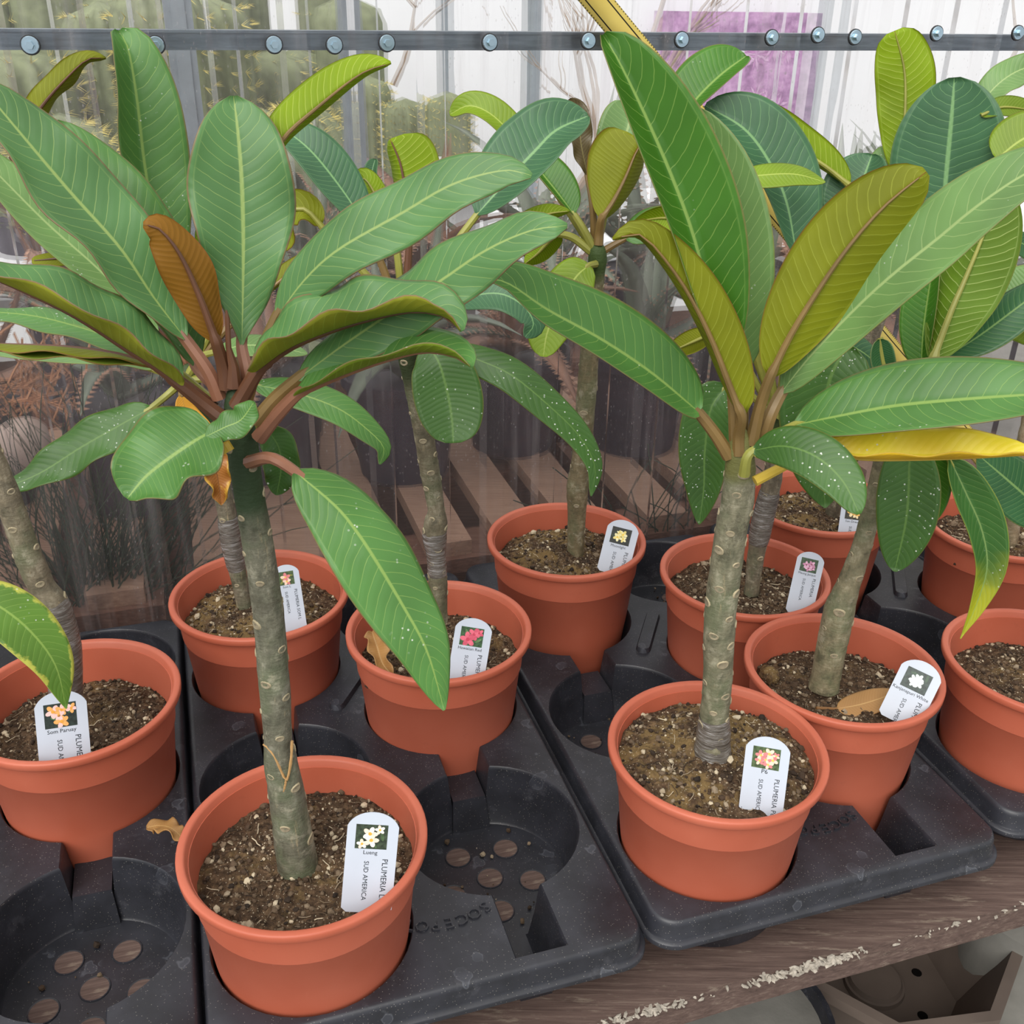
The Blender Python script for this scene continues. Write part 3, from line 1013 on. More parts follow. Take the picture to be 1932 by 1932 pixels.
def trunk(P, pts, mat, seedv=0, scars=26, dy=0.0, tape=None, part='trunk', scar_r=0.0052, top_scars=1.0):
    """pts = (px, py, r_px[, dy]) from the soil upwards"""
    P3, R3 = [], []
    for q in pts:
        p = at(q[0], q[1], P.Y + dy + (q[3] if len(q) > 3 else 0.0))
        P3.append(p); R3.append(q[2] * depth(p) / FPX)
    # sink the foot into the soil
    foot = P3[0] + (P3[0] - P3[1]).normalized() * 0.012
    P3 = [foot] + P3; R3 = [R3[0] * 1.05] + R3
    n = 60
    C3 = catmull(P3, n)
    # radius along the length
    Ls = [0.0]
    for i in range(1, len(P3)): Ls.append(Ls[-1] + (P3[i] - P3[i - 1]).length)
    def rad(t):
        d = t * Ls[-1]
        for i in range(1, len(Ls)):
            if d <= Ls[i] or i == len(Ls) - 1:
                k = (d - Ls[i - 1]) / max(1e-9, Ls[i] - Ls[i - 1]); k = min(1, max(0, k)); k = k * k * (3 - 2 * k)
                return R3[i - 1] * (1 - k) + R3[i] * k
    nn = 28
    vs_, fs = [], []
    fr = []
    prev = None
    for i, p in enumerate(C3):
        t = (C3[min(n - 1, i + 1)] - C3[max(0, i - 1)]).normalized()
        x = Vector((1, 0, 0)) if prev is None else prev
        x = (x - t * x.dot(t)).normalized(); prev = x
        y = t.cross(x)
        r = rad(i / (n - 1))
        fr.append((p, t, x, y, r))
        for k in range(nn):
            a = 2 * math.pi * k / nn
            d = x * math.cos(a) + y * math.sin(a)
            q = p + d * r
            w = 1 + 0.05 * noise.noise(q * 120 + Vector((seedv, 0, 0))) + 0.035 * noise.noise(Vector((q.x * 60, q.y * 60, q.z * 260)))
            vs_.append(p + d * r * w)
    for i in range(n - 1):
        for k in range(nn):
            a = i * nn + k; b = i * nn + (k + 1) % nn
            fs.append((a, b, b + nn, a + nn))
    fs.append(tuple((n - 1) * nn + k for k in range(nn)))
    o = mesh(part, vs_, fs, mat, P.root)
    P.trunk = o
    # crescent leaf scars winding round the stem
    random.seed(100 + seedv)
    if scars:
        s = MB()
        for j in range(scars):
            t = 0.10 + 0.84 * (j + random.uniform(-0.3, 0.3)) / scars
            i = min(n - 2, max(1, int(t * (n - 1))))
            p, tt, x, y, r = fr[i]
            a = j * 2.4 + random.uniform(-0.3, 0.3)
            d = x * math.cos(a) + y * math.sin(a)
            e = tt.cross(d)
            c = p + d * r * 1.0
            rr = min(r * 0.5, scar_r * 1.15) * random.uniform(0.55, 1.1)
            m = 12
            ring0, ring1 = [], []
            for k in range(m):
                b = 2 * math.pi * k / m
                q0 = e * math.cos(b) * rr + tt * math.sin(b) * rr * 0.72
                # bend onto the stem
                def bend(q, lift):
                    w = q.dot(e) / r
                    return p + (d * math.cos(w) + e * math.sin(w)) * (r + lift) + tt * q.dot(tt)
                ring0.append(bend(q0, -0.0004)); ring1.append(bend(q0 * 0.70, 0.0006))
            s.add(ring0 + ring1 + [bend(Vector((0, 0, 0)), 0.0002)],
                  [(k, (k + 1) % m, m + (k + 1) % m, m + k) for k in range(m)] + [])
            s.add(ring1 + [bend(Vector((0, 0, 0)), -0.0002)], [(k, (k + 1) % m, m) for k in range(m)], 1)
        tag(s.build('leaf_scars', [M_SCAR, M_SCARC], o), kind='stuff')
    if tape:
        t0, t1, g = tape
        b = MB(); i0, i1 = int(t0 * (n - 1)), int(t1 * (n - 1))
        rings = [(fr[i][0], fr[i][4] * (g if i0 < i < i1 else 1.02) * (1 + 0.03 * noise.noise(Vector((i * 0.7, seedv, 0))))) for i in range(i0, i1 + 1)]
        b.tube([q[0] for q in rings], [q[1] for q in rings], 28, caps=False)
        b.build('graft_tape', M_TAPE, o)
    return fr

def leaf(P, pts, W, fl=10, frr=10, face='t', kind='green', d=(0.0, 0.0), pet=None, pcol='green', a=0.80, b=0.48,
         wave=0.0, wn_=3.0, ph=0.0, dy=0.0, prad=0.0028, curl=1.0, name='leaf', rib=True, torn=None):
    """pts: (px, py[, dy]) along the midrib, blade base -> tip; W: half width in px; fl/frr: lean of the
    two blade halves out of the picture plane (deg, + towards the viewer); d: depth offset base -> tip"""
    nP = len(pts)
    p3 = []
    for i, q in enumerate(pts):
        off = d[0] + (d[1] - d[0]) * i / (nP - 1)
        if len(q) > 2: off = q[2]
        p3.append(at(q[0], q[1], P.Y + dy + off))
    NS, NH = 30, 6
    C3 = catmull(p3, NS)
    zm = depth(C3[NS // 2])
    Wm = W * zm / FPX
    b = b * 1.3 if b > 0.37 else b
    pk = a / (a + b)
    nrm_ = (pk ** a) * ((1 - pk) ** b)
    def width(s):
        s = min(1, max(0, s))
        return Wm * max(0.0, (s ** a) * ((1 - s) ** b) / nrm_)
    grid, uvg, nrmg = [], [], []
    frames = []
    for i, p in enumerate(C3):
        t = (C3[min(NS - 1, i + 1)] - C3[max(0, i - 1)]).normalized()
        c = (CAM - p).normalized()
        l = c.cross(t).normalized()
        cc = t.cross(l).normalized()
        frames.append((p, t, l, cc))
    # a half that reaches up in the picture lies back from the viewer, like a blade held level
    ml = frames[NS // 2][2].dot(UP)
    angs = {1: fl, -1: frr}
    if face == 't':
        if ml > 0.4 and 0 < fl < 90: angs[1] = -fl
        if ml < -0.4 and 0 < frr < 90: angs[-1] = -frr
    rows = []
    for i in range(NS):
        p, t, l, cc = frames[i]
        s = i / (NS - 1)
        w = max(width(0.004 + s * 0.992), 0.0004)
        row = []
        for side in (1, -1):
            ang = math.radians(angs[side])
            q = p.copy(); lst = []
            for j in range(NH + 1):
                f = j / NH
                if j > 0:
                    an = ang * (0.75 + 0.5 * f * curl)
                    q = q + (l * (side * math.cos(an)) + cc * math.sin(an)) * (w / NH)
                und = wave * Wm * (f ** 2.2) * math.sin(2 * math.pi * wn_ * s + ph + (1.3 if side < 0 else 0)) * min(1.0, 6 * s) * min(1.0, 8 * (1 - s))
                an = ang * 1.1
                nv = (cc * math.cos(an) - l * (side * math.sin(an)))
                lst.append(q + nv * und)
            row.append(lst)
        left, right = row
        pts_row = list(reversed(left)) + right[1:]
        rows.append(pts_row)
    M_ = 2 * NH + 1
    th = 0.00055
    sgn = 1.0 if face == 't' else -1.0
    top, bot, uvs = [], [], []
    for i in range(NS):
        for j in range(M_):
            pi = rows[min(NS - 1, i + 1)][j] - rows[max(0, i - 1)][j]
            pj = rows[i][min(M_ - 1, j + 1)] - rows[i][max(0, j - 1)]
            n = pj.cross(pi)          # towards the viewer for a flat blade
            if n.length < 1e-12: n = frames[i][3].copy()
            n.normalize()
            top.append(rows[i][j] + n * (sgn * th * 0.5)); bot.append(rows[i][j] - n * (sgn * th * 0.5))
            f = 1 - j / (M_ - 1)
            uvs.append((i / (NS - 1), f))
    vs_ = top + bot; uv = uvs + uvs
    L = len(top); fs, mi = [], []
    for i in range(NS - 1):
        for j in range(M_ - 1):
            q = (i * M_ + j, i * M_ + j + 1, (i + 1) * M_ + j + 1, (i + 1) * M_ + j)
            f1 = q if sgn > 0 else tuple(reversed(q))
            fs.append(f1); mi.append(0)
            fs.append(tuple(x + L for x in reversed(f1))); mi.append(1)
    for i in range(NS - 1):
        for j, fl_ in ((0, True), (M_ - 1, False)):
            q = (i * M_ + j, (i + 1) * M_ + j, (i + 1) * M_ + j + L, i * M_ + j + L)
            fs.append(q if fl_ else tuple(reversed(q))); mi.append(0)
    for i, fl_ in ((0, True), (NS - 1, False)):
        for j in range(M_ - 1):
            q = (i * M_ + j, i * M_ + j + 1, i * M_ + j + 1 + L, i * M_ + j + L)
            fs.append(q if fl_ else tuple(reversed(q))); mi.append(0)
    lo = mesh(name, vs_, fs, LEAFM[kind], P.root, True, mi, uv)
    # stalk and raised rib along the underside
    path, rads = [], []
    if pet:
        pp = []
        for q in pet:
            off = q[2] if len(q) > 2 else d[0] * 0.5
            pp.append(at(q[0], q[1], P.Y + dy + off))
        nn_ = 1.0 if face == 't' else -1.0
        pp.append(C3[0] - frames[0][3] * (nn_ * prad * 0.75)); pp.append(C3[2] - frames[2][3] * (nn_ * prad * 1.02))
        pc = catmull(pp, 14)
        path += pc[:-1]
        rads += [prad * (1.28 - 0.35 * k / 13) for k in range(13)]
    m0 = 2 if pet else 0
    r0 = prad * 0.72
    for i in range(m0, NS - 1, 2):
        p, t, l, cc = frames[i]
        nvec = (cc if face == 't' else -cc)
        k = (i / (NS - 1))
        rr = r0 * (1 - 0.86 * k) * (0.8 if not pet else 1.0)
        # rib sits under the blade, proud only on the underside
        path.append(p - nvec * (rr * 1.0 + 0.0002)); rads.append(rr)
    tb = MB(); tb.tube(path, rads, 8)
    tb.build('stalk', PET[pcol], lo)
    return lo

# ================================================================== THE PLANTS
def bark(name, P, tx, ty, low, high, green, span=0.03):
    z = at(tx, ty, P.Y).z - P.root.location.z
    return bark_mat(name, low, high, green, z, span)

# ---- A: front left, big ruffled crown --------------------------------
PA = potted('A', -0.1395, 0.5293, 'front plumeria with ruffled grey-green leaves and red stalks in the nearest terracotta pot', 0.124, 0, 0.3)
trunk(PA, [(559, 1615, 37), (541, 1500, 34), (529, 1432, 31), (525, 1400, 26), (518, 1300, 29), (505, 1150, 29), (484, 1010, 29), (468, 920, 28), (456, 830, 30), (448, 770, 25), (444, 740, 17), (443, 722, 7)],
      bark('bark_front_left', PA, 466, 940, (70, 70, 58), (108, 106, 90), (44, 62, 36), 0.022), 1, 34)
def graft_cut(P, pts, r_px, mat=M_CUT, dy=0.0):
    b = MB()
    p3 = [at(x, y, P.Y + dy + o * 0.9) for (x, y, o) in pts]
    b.tube(catmull(p3, 16), [r_px * depth(p3[0]) / FPX * (0.7 + 0.5 * abs(math.sin(i))) for i in range(16)], 6)
    b.build('graft_seam', mat, P.trunk)
graft_cut(PA, [(497, 1405, -0.004), (508, 1412, -0.008), (522, 1435, -0.0105), (535, 1465, -0.0115), (542, 1470, -0.0115), (549, 1435, -0.009), (551, 1398, -0.006)], 2.8)
graft_cut(PA, [(540, 1468, -0.0115), (538, 1482, -0.0118), (535, 1493, -0.012)], 2.2)
L = lambda *a, **k: leaf(PA, *a, **k)
L([(456, 655), (458, 560), (459, 450), (456, 340), (449, 250), (441, 181)], 99, 14, 14, 't', 'sage', (0.012, 0.05), [(470, 735), (465, 700)], 'pink', a=1.1, b=0.52, wave=0.13, wn_=2.6, ph=0.6, prad=0.0032)
L([(350, 640), (290, 562), (225, 467), (127, 357), (10, 218), (-45, 150)], 86, 48, 8, 't', 'sage', (0.0, 0.01), [(414, 752), (392, 700)], 'pink', a=0.7, b=0.5, wave=0.10, wn_=3, prad=0.0034)
L([(368, 690), (330, 575), (270, 452), (185, 325), (107, 228)], 72, 30, 10, 't', 'green', (0.015, 0.06), [(422, 745), (395, 720)], 'pink', a=0.7, b=0.55, wave=0.08)
L([(408, 645), (375, 556), (338, 478), (300, 432), (270, 424)], 50, -8, -26, 'b', 'bronze', (-0.004, -0.012), [(428, 733), (421, 690)], 'dark', a=0.62, b=0.42, wave=0.12, wn_=2, prad=0.0034)
L([(521, 600), (575, 528), (640, 470), (757, 403), (854, 348), (950, 322), (1003, 332)], 63, 24, 22, 't', 'sage', (-0.004, -0.02), [(458, 772), (484, 690)], 'tan', a=0.62, b=0.48, wave=0.10, wn_=2.8, prad=0.0032)
L([(562, 715), (640, 657), (735, 592), (834, 528), (916, 473), (1000, 436), (1070, 426)], 66, 34, 18, 't', 'sage', (-0.012, -0.045), [(483, 797), (520, 752)], 'tan', a=0.62, b=0.48, wave=0.16, wn_=3.4, ph=1.0, prad=0.0034)
L([(484, 700), (540, 660), (600, 633), (680, 607), (775, 588), (840, 598), (869, 626)], 92, 36, 124, 't', 'sage', (-0.012, -0.05), [(446, 768), (462, 740)], 'dark', a=0.42, b=0.42, wave=0.14, wn_=3.3, ph=2.2, prad=0.0036, curl=0.4)
L([(555, 746), (635, 712), (720, 682), (800, 664), (860, 674), (889, 694)], 68, 40, 117, 't', 'green', (-0.016, -0.055), [(487, 828), (520, 786)], 'pink', a=0.7, b=0.46, wave=0.10, wn_=2.4, prad=0.0034, curl=0.4)
L([(404, 812), (365, 834), (318, 866), (275, 900), (240, 941)], 92, 46, 10, 't', 'green', (-0.030, -0.06), [(432, 852), (418, 830)], 'yellow', a=0.38, b=0.42, wave=0.18, wn_=2.0, ph=2.0, prad=0.0026)
L([(388, 824), (425, 806), (455, 792), (480, 758)], 30, 25, 20, 't', 'green', (-0.034, -0.03), None, 'tan', a=0.6, b=0.45, wave=0.2)
L([(557, 890), (632, 954), (672, 1002), (709, 1058), (760, 1143), (805, 1228), (838, 1340)], 80, 28, 12, 't', 'green', (-0.034, -0.085), [(470, 872, -0.012), (512, 864, -0.03)], 'pink', a=0.55, b=0.6, wave=0.03, prad=0.0030)
L([(497, 802), (525, 842), (530, 885), (522, 934)], 36, 15, 15, 't', 'dusty', (0.035, 0.03), [(470, 800, 0.01)], 'green', a=0.6, b=0.5, wave=0.2)
L([(340, 726), (290, 690), (233, 654), (181, 620), (122, 586), (40, 548), (-60, 506)], 90, 122, 34, 't', 'sage', (-0.012, -0.05), [(424, 792), (385, 762)], 'dark', a=0.45, b=0.5, wave=0.10, wn_=3, prad=0.0036, curl=0.4)
L([(300, 692), (215, 668), (120, 655), (20, 650), (-80, 645)], 62, 80, 118, 't', 'olive', (0.0, -0.01), [(405, 770), (355, 730)], 'dark', a=0.6, b=0.5, wave=0.08, curl=0.4)
L([(318, 690), (235, 648), (150, 618), (60, 596), (-50, 586)], 46, 55, 62, 't', 'green', (0.02, 0.05), [(400, 760, 0.01)], 'green', a=0.6, b=0.5, wave=0.08)
L([(505, 330), (534, 263), (600, 202), (680, 140), (738, 119)], 60, -32, -76, 'b', 'lime', (0.045, 0.06), [(452, 720, 0.01), (470, 520, 0.035)], 'tan', a=0.6, b=0.5, prad=0.0022)
nb = MB()   # furled bud at the tip
nb.tube([at(x, y, PA.Y - 0.004) for (x, y) in ((442, 730), (440, 690), (431, 655), (429, 600), (427, 585))], [0.0045, 0.0028, 0.0016, 0.0013, 0.0004], 8)
nb.build('bud', PET['dark'], PA.root)

# ---- B: left edge -----------------------------------------------------
PB = potted('B', -0.3575, 0.681, 'plumeria with a leaning wrapped stem and yellow-flecked leaf in the pot at the left edge', 0.114, 1, 1.1)
trunk(PB, [(124, 1300, 28), (118, 1215, 30), (98, 1140, 29), (78, 1105, 24), (58, 1060, 25), (36, 1000, 24), (14, 935, 23), (-8, 880, 22), (-40, 800, 22), (-75, 700, 20)],
      bark('bark_left_edge', PB, -60, 740, (86, 80, 66), (122, 112, 92), (60, 76, 44)), 2, 26, tape=(0.03, 0.34, 1.10))
leaf(PB, [(-75, 1105), (0, 1145), (58, 1192), (104, 1255), (125, 1337)], 54, 18, 18, 't', 'varieg', (-0.09, -0.11), [(-150, 950, -0.02), (-120, 1050, -0.06)], 'green', a=0.6, b=0.75)

# ---- E: behind the front left crown ------------------------------------
PE = potted('E', -0.2421, 0.8494, 'plumeria in the left back pot, its crown hidden behind the ruffled front plant', 0.124, 2, 2.0)
trunk(PE, [(466, 1170, 14), (455, 1110, 15), (443, 1055, 17), (436, 1020, 18), (426, 960, 17), (410, 890, 18), (385, 805, 19), (362, 740, 20), (356, 705, 18), (353, 688, 8)],
      bark('bark_left_back', PE, 380, 780, (84, 80, 66), (120, 112, 94), (58, 74, 44)), 3, 16, tape=(0.26, 0.46, 1.10))
L = lambda *a, **k: leaf(PE, *a, **k)
L([(318, 560), (293, 430), (272, 310), (258, 190), (242, 95), (224, 58)], 86, 62, 12, 't', 'green', (0.01, 0.05), [(352, 700), (335, 640)], 'pink', a=0.7, b=0.42, wave=0.03)
L([(298, 632), (254, 579), (181, 504), (91, 424), (0, 333), (-70, 262)], 52, 42, 14, 't', 'pale', (0.0, 0.0), [(348, 700), (325, 668)], 'pink', a=0.7, b=0.5)
L([(194, 487), (150, 484), (105, 488), (60, 492)], 17, 30, -40, 'b', 'olive', (0.01, 0.0), [(335, 668), (259, 581), (215, 510)], 'dark', a=0.3, b=0.3)
L([(20, 290), (78, 202), (130, 143), (166, 112), (200, 110)], 32, -25, -62, 'b', 'olive', (0.02, 0.05), [(340, 690), (150, 480, 0.03)], 'dark', a=0.7, b=0.5, wave=0.1)
L([(285, 696), (228, 677), (120, 670), (-50, 660)], 34, 62, 72, 't', 'pale', (-0.005, -0.03), [(345, 702), (315, 704)], 'green', a=0.5, b=0.5)
L([(285, 770), (225, 803), (150, 846), (75, 893), (0, 924)], 44, 30, 20, 't', 'dusty', (-0.03, -0.07), [(352, 712), (322, 740)], 'green', a=0.5, b=0.6, wave=0.18, wn_=3)
L([(342, 745), (352, 775), (372, 795), (398, 806)], 20, 20, 20, 't', 'amber', (-0.02, -0.03), [(345, 725)], 'tan', a=0.5, b=0.5)
L([(396, 838), (404, 870), (412, 910), (418, 953)], 27, 20, 40, 't', 'brown', (-0.03, -0.04), [(412, 800, -0.02)], 'brown', a=0.4, b=0.55, wave=0.25)
L([(480, 726), (560, 742), (640, 772), (698, 815), (724, 846), (716, 876)], 34, 25, 25, 't', 'green', (-0.01, -0.04), [(362, 715), (420, 716)], 'green', a=0.5, b=0.5)
L([(468, 580), (510, 545), (555, 508), (600, 470)], 24, -20, -72, 'b', 'olive', (0.02, 0.04), [(362, 705), (410, 640)], 'tan', a=0.5, b=0.5)
L([(418, 560), (402, 500), (386, 450), (374, 422)], 26, -20, -30, 'b', 'lime', (0.02, 0.04), [(360, 700), (400, 620)], 'green', a=0.7, b=0.5)
L([(408, 664), (460, 652), (520, 655), (580, 668)], 30, 45, 45, 't', 'pale', (-0.01, -0.02), [(356, 706), (378, 674)], 'green', a=0.5, b=0.5)

# ---- F: middle, long stem with tape ------------------------------------
PF = potted('F', -0.065, 0.7925, 'slender plumeria in the middle pot with a taped swelling on its stem and drooping leaves', 0.118, 0, 4.1)
trunk(PF, [(826, 1150, 18), (826, 1100, 18), (823, 1050, 17), (820, 1010, 22), (822, 985, 22), (823, 962, 16), (813, 900, 18.5), (796, 800, 19), (778, 720, 17), (768, 660, 20), (765, 622, 22), (764, 598, 14), (764, 588, 5)],
      bark('bark_middle', PF, 772, 700, (76, 70, 54), (112, 104, 84), (46, 56, 30), 0.025), 4, 44, tape=(0.17, 0.335, 1.06), scar_r=0.0046)
L = lambda *a, **k: leaf(PF, *a, **k)
L([(806, 652), (828, 684), (845, 745), (853, 795), (855, 836)], 66, 10, 10, 't', 'dusty', (-0.03, -0.07), [(772, 622), (788, 626, -0.02)], 'tan', a=0.42, b=0.36)
L([(842, 656), (900, 678), (965, 708), (1035, 765), (1092, 822), (1122, 880), (1115, 936)], 36, 26, 20, 't', 'dusty', (-0.02, -0.08), [(772, 622), (806, 640, -0.01)], 'tan', a=0.42, b=0.55)
L([(772, 460), (766, 380), (756, 312), (736, 262)], 76, -72, -14, 'b', 'lime', (0.01, 0.03), [(764, 605), (768, 530)], 'dark', a=0.75, b=0.28)
L([(742, 430), (712, 375), (688, 338), (664, 346)], 26, 20, -20, 'b', 'lime', (0.015, 0.03), [(762, 605), (752, 500)], 'green', a=0.6, b=0.4)
L([(690, 430), (655, 372), (600, 300), (560, 262), (530, 246)], 50, 45, 8, 't', 'teal', (0.0, 0.02), [(758, 608), (724, 510)], 'tan', a=0.6, b=0.42)
L([(605, 425), (575, 395), (545, 402), (530, 440), (512, 470), (517, 520)], 40, 50, -10, 'b', 'olive', (0.0, 0.0), [(755, 612), (690, 518), (640, 470)], 'green', a=0.5, b=0.5, wave=0.2)
L([(900, 405), (960, 338), (1010, 285), (1050, 246), (1110, 219)], 78, 8, 58, 't', 'teal', (0.01, 0.05), [(768, 602), (830, 500)], 'green', a=0.6, b=0.46)
L([(860, 572), (905, 556), (950, 556), (990, 580), (1006, 612), (990, 636)], 38, 20, 35, 't', 'teal', (-0.01, -0.03), [(776, 615), (818, 592)], 'tan', a=0.5, b=0.42)
L([(940, 470), (985, 430), (1030, 405), (1075, 398)], 26, -25, -50, 'b', 'lime', (0.0, 0.02), [(772, 605), (850, 540)], 'green', a=0.6, b=0.5)
L([(708, 300), (703, 330), (712, 380)], 18, 60, 10, 't', 'teal', (0.04, 0.03), None, 'green', a=0.4, b=0.4)

# ---- G: middle back ------------------------------------------------------
PG = potted('G', 0.0588, 0.9707, 'plumeria in the middle back pot with an upright yellow-green leaf crown', 0.124, 2, 5.0)
trunk(PG, [(1086, 1036, 16), (1088, 975, 17), (1090, 915, 21), (1094, 885, 18), (1098, 850, 18), (1106, 750, 19), (1114, 650, 18), (1123, 560, 15), (1127, 515, 14), (1128, 492, 18), (1127, 472, 17), (1127, 458, 8)],
      bark('bark_middle_back', PG, 1126, 500, (84, 78, 56), (116, 104, 78), (58, 76, 34), 0.03), 5, 14, scar_r=0.004)
L = lambda *a, **k: leaf(PG, *a, **k)
L([(1134, 414), (1158, 378), (1180, 335), (1198, 292), (1213, 266)], 84, -8, -70, 'b', 'olive', (-0.005, 0.01), [(1129, 462), (1131, 440)], 'tan', a=0.62, b=0.26, prad=0.0036)
L([(1008, 305), (968, 256), (925, 215), (885, 200), (849, 216)], 34, 60, 12, 't', 'lime', (0.03, 0.05), [(1118, 470), (1060, 380)], 'green', a=0.5, b=0.4)
L([(1082, 404), (1050, 362), (1018, 322), (988, 280)], 46, 78, 8, 't', 'rich', (0.0, 0.03), [(1118, 466), (1100, 432)], 'green', a=0.5, b=0.42, prad=0.0034)
L([(1108, 330), (1096, 270), (1092, 225), (1070, 190)], 24, 30, 15, 't', 'withered', (0.02, 0.03), [(1121, 462), (1118, 390)], 'tan', a=0.6, b=0.3, wave=0.2)
L([(1150, 365), (1168, 300), (1185, 240), (1196, 193)], 56, 10, 20, 't', 'pale', (0.035, 0.06), [(1128, 462), (1140, 410)], 'green', a=0.6, b=0.3)
L([(1052, 440), (1036, 455), (1015, 478), (990, 498)], 30, -40, -30, 'b', 'lime', (0.0, 0.01), [(1115, 474), (1080, 448)], 'green', a=0.4, b=0.45, prad=0.0034)
L([(1112, 500), (1085, 525), (1050, 585), (1032, 630), (1025, 673)], 50, 12, 12, 't', 'lime', (-0.02, -0.055), [(1124, 498, -0.01)], 'green', a=0.4, b=0.38)
L([(1180, 450), (1230, 425), (1290, 430), (1340, 470)], 40, 30, 20, 't', 'green', (0.0, 0.02), [(1138, 474), (1158, 462)], 'tan', a=0.5, b=0.5)

# ---- H: front right --------------------------------------------------------
PH = potted('H', 0.1629, 0.6331, 'tall plumeria with large smooth leaves and a yellow one in the front right pot', 0.136, 2, 0.9)
trunk(PH, [(1342, 1432, 36), (1346, 1390, 31), (1348, 1340, 27), (1353, 1300, 27), (1360, 1150, 30), (1380, 1000, 30), (1391, 950, 31), (1396, 890, 29), (1396, 850, 26), (1397, 825, 19), (1398, 808, 8)],
      bark('bark_front_right', PH, 1395, 880, (84, 84, 66), (122, 118, 96), (104, 104, 58), 0.012), 6, 46, tape=(0.03, 0.19, 1.04), scar_r=0.005)
L = lambda *a, **k: leaf(PH, *a, **k)
L([(1372, 680), (1337, 554), (1304, 435), (1265, 330), (1216, 217), (1165, 112), (1137, 66)], 106, 68, 12, 't', 'rich', (0.0, 0.03), [(1386, 830), (1382, 755)], 'tan', a=0.62, b=0.44, prad=0.0030)
L([(1402, 700), (1404, 560), (1394, 430), (1366, 315), (1318, 205)], 62, 10, 15, 't', 'pale', (0.025, 0.06), [(1402, 825), (1404, 760)], 'tan', a=0.6, b=0.5)
L([(1453, 712), (1485, 645), (1525, 577), (1594, 475), (1667, 391), (1748, 324)], 88, -4, -30, 'b', 'olive', (-0.004, -0.014), [(1418, 838), (1433, 770)], 'tan', a=0.62, b=0.40, prad=0.0036)
L([(1476, 738), (1532, 669), (1615, 582), (1685, 518), (1770, 450), (1843, 390), (1932, 330), (2040, 280)], 78, 20, 44, 't', 'pale', (0.01, -0.05), [(1436, 836), (1455, 780)], 'tan', a=0.55, b=0.42, prad=0.004)
L([(1500, 802), (1569, 788), (1677, 768), (1780, 757), (1932, 746), (2060, 740)], 92, 20, 56, 't', 'green', (-0.012, -0.07), [(1422, 858), (1455, 828)], 'green', a=0.55, b=0.5, prad=0.003)
L([(1398, 784), (1374, 722), (1342, 640), (1300, 556), (1250, 484), (1205, 442), (1156, 452)], 64, -74, -12, 'b', 'olive', (-0.012, -0.02), [(1394, 858), (1394, 820)], 'tan', a=0.42, b=0.5, prad=0.0034)
L([(1318, 778), (1230, 705), (1136, 642), (1033, 585), (960, 536), (912, 524)], 84, 66, 12, 't', 'green', (-0.005, -0.05), [(1376, 862), (1350, 820)], 'tan', a=0.45, b=0.46, prad=0.0036)
L([(1548, 846), (1621, 864), (1739, 866), (1850, 863), (1950, 858)], 64, 14, 113, 't', 'yellow', (-0.03, -0.06), [(1424, 908, -0.02), (1490, 874)], 'yellow', a=0.45, b=0.42, wave=0.08, wn_=3.2, curl=0.4)
L([(1420, 850), (1480, 842), (1540, 862), (1590, 908), (1621, 970)], 48, 12, 18, 't', 'dusty', (-0.03, -0.085), [(1404, 896, -0.028), (1410, 862, -0.03)], 'green', a=0.6, b=0.46, prad=0.003)

# ---- I: behind the front right plant ---------------------------------------
PI_ = potted('I', 0.2365, 0.9034, 'plumeria with dusty hanging leaves in the pot behind the tall front right plant', 0.124, 0, 2.7)
trunk(PI_, [(1420, 1100, 14), (1426, 1050, 16), (1435, 1000, 19), (1444, 960, 19), (1454, 920, 18), (1462, 870, 17), (1466, 820, 18), (1466, 790, 16), (1466, 770, 6)],
      bark('bark_right_middle', PI_, 1466, 800, (80, 74, 62), (118, 108, 90), (70, 84, 44)), 7, 12, tape=(0.30, 0.58, 1.08))
L = lambda *a, **k: leaf(PI_, *a, **k)
L([(1372, 728), (1342, 770), (1330, 850), (1328, 920), (1319, 989)], 52, 30, 12, 't', 'dusty', (-0.02, -0.05), [(1460, 790), (1410, 740)], 'green', a=0.45, b=0.6)
L([(1600, 650), (1566, 715), (1556, 795), (1552, 880), (1557, 958)], 88, 12, 14, 't', 'dusty', (-0.05, -0.08), [(1470, 790), (1560, 640, -0.03)], 'green', a=0.45, b=0.62)
L([(1502, 480), (1484, 385), (1454, 312), (1405, 245), (1330, 199)], 80, 66, 8, 't', 'teal', (0.0, 0.04), [(1468, 778), (1490, 600)], 'green', a=0.62, b=0.46)
L([(1395, 338), (1434, 331), (1500, 329), (1557, 344)], 30, 45, 35, 't', 'lime', (-0.03, -0.04), [(1466, 778), (1420, 500), (1395, 390)], 'green', a=0.4, b=0.55)
L([(1275, 245), (1312, 190), (1360, 142), (1408, 106)], 66, 10, 72, 't', 'rich', (0.03, 0.06), [(1464, 778), (1330, 420)], 'green', a=0.55, b=0.4)
L([(1345, 628), (1300, 648), (1256, 668)], 24, -30, 10, 'b', 'olive', (0.0, 0.0), [(1460, 785), (1390, 660)], 'green', a=0.5, b=0.5)
L([(1310, 438), (1262, 412), (1197, 418)], 30, 20, 40, 'b', 'lime', (0.0, 0.02), [(1462, 780), (1390, 560)], 'green', a=0.5, b=0.55)
L([(1500, 660), (1560, 640), (1620, 660), (1670, 700)], 36, 40, 20, 't', 'deep', (-0.03, -0.02), [(1468, 785), (1480, 710)], 'green', a=0.5, b=0.5)

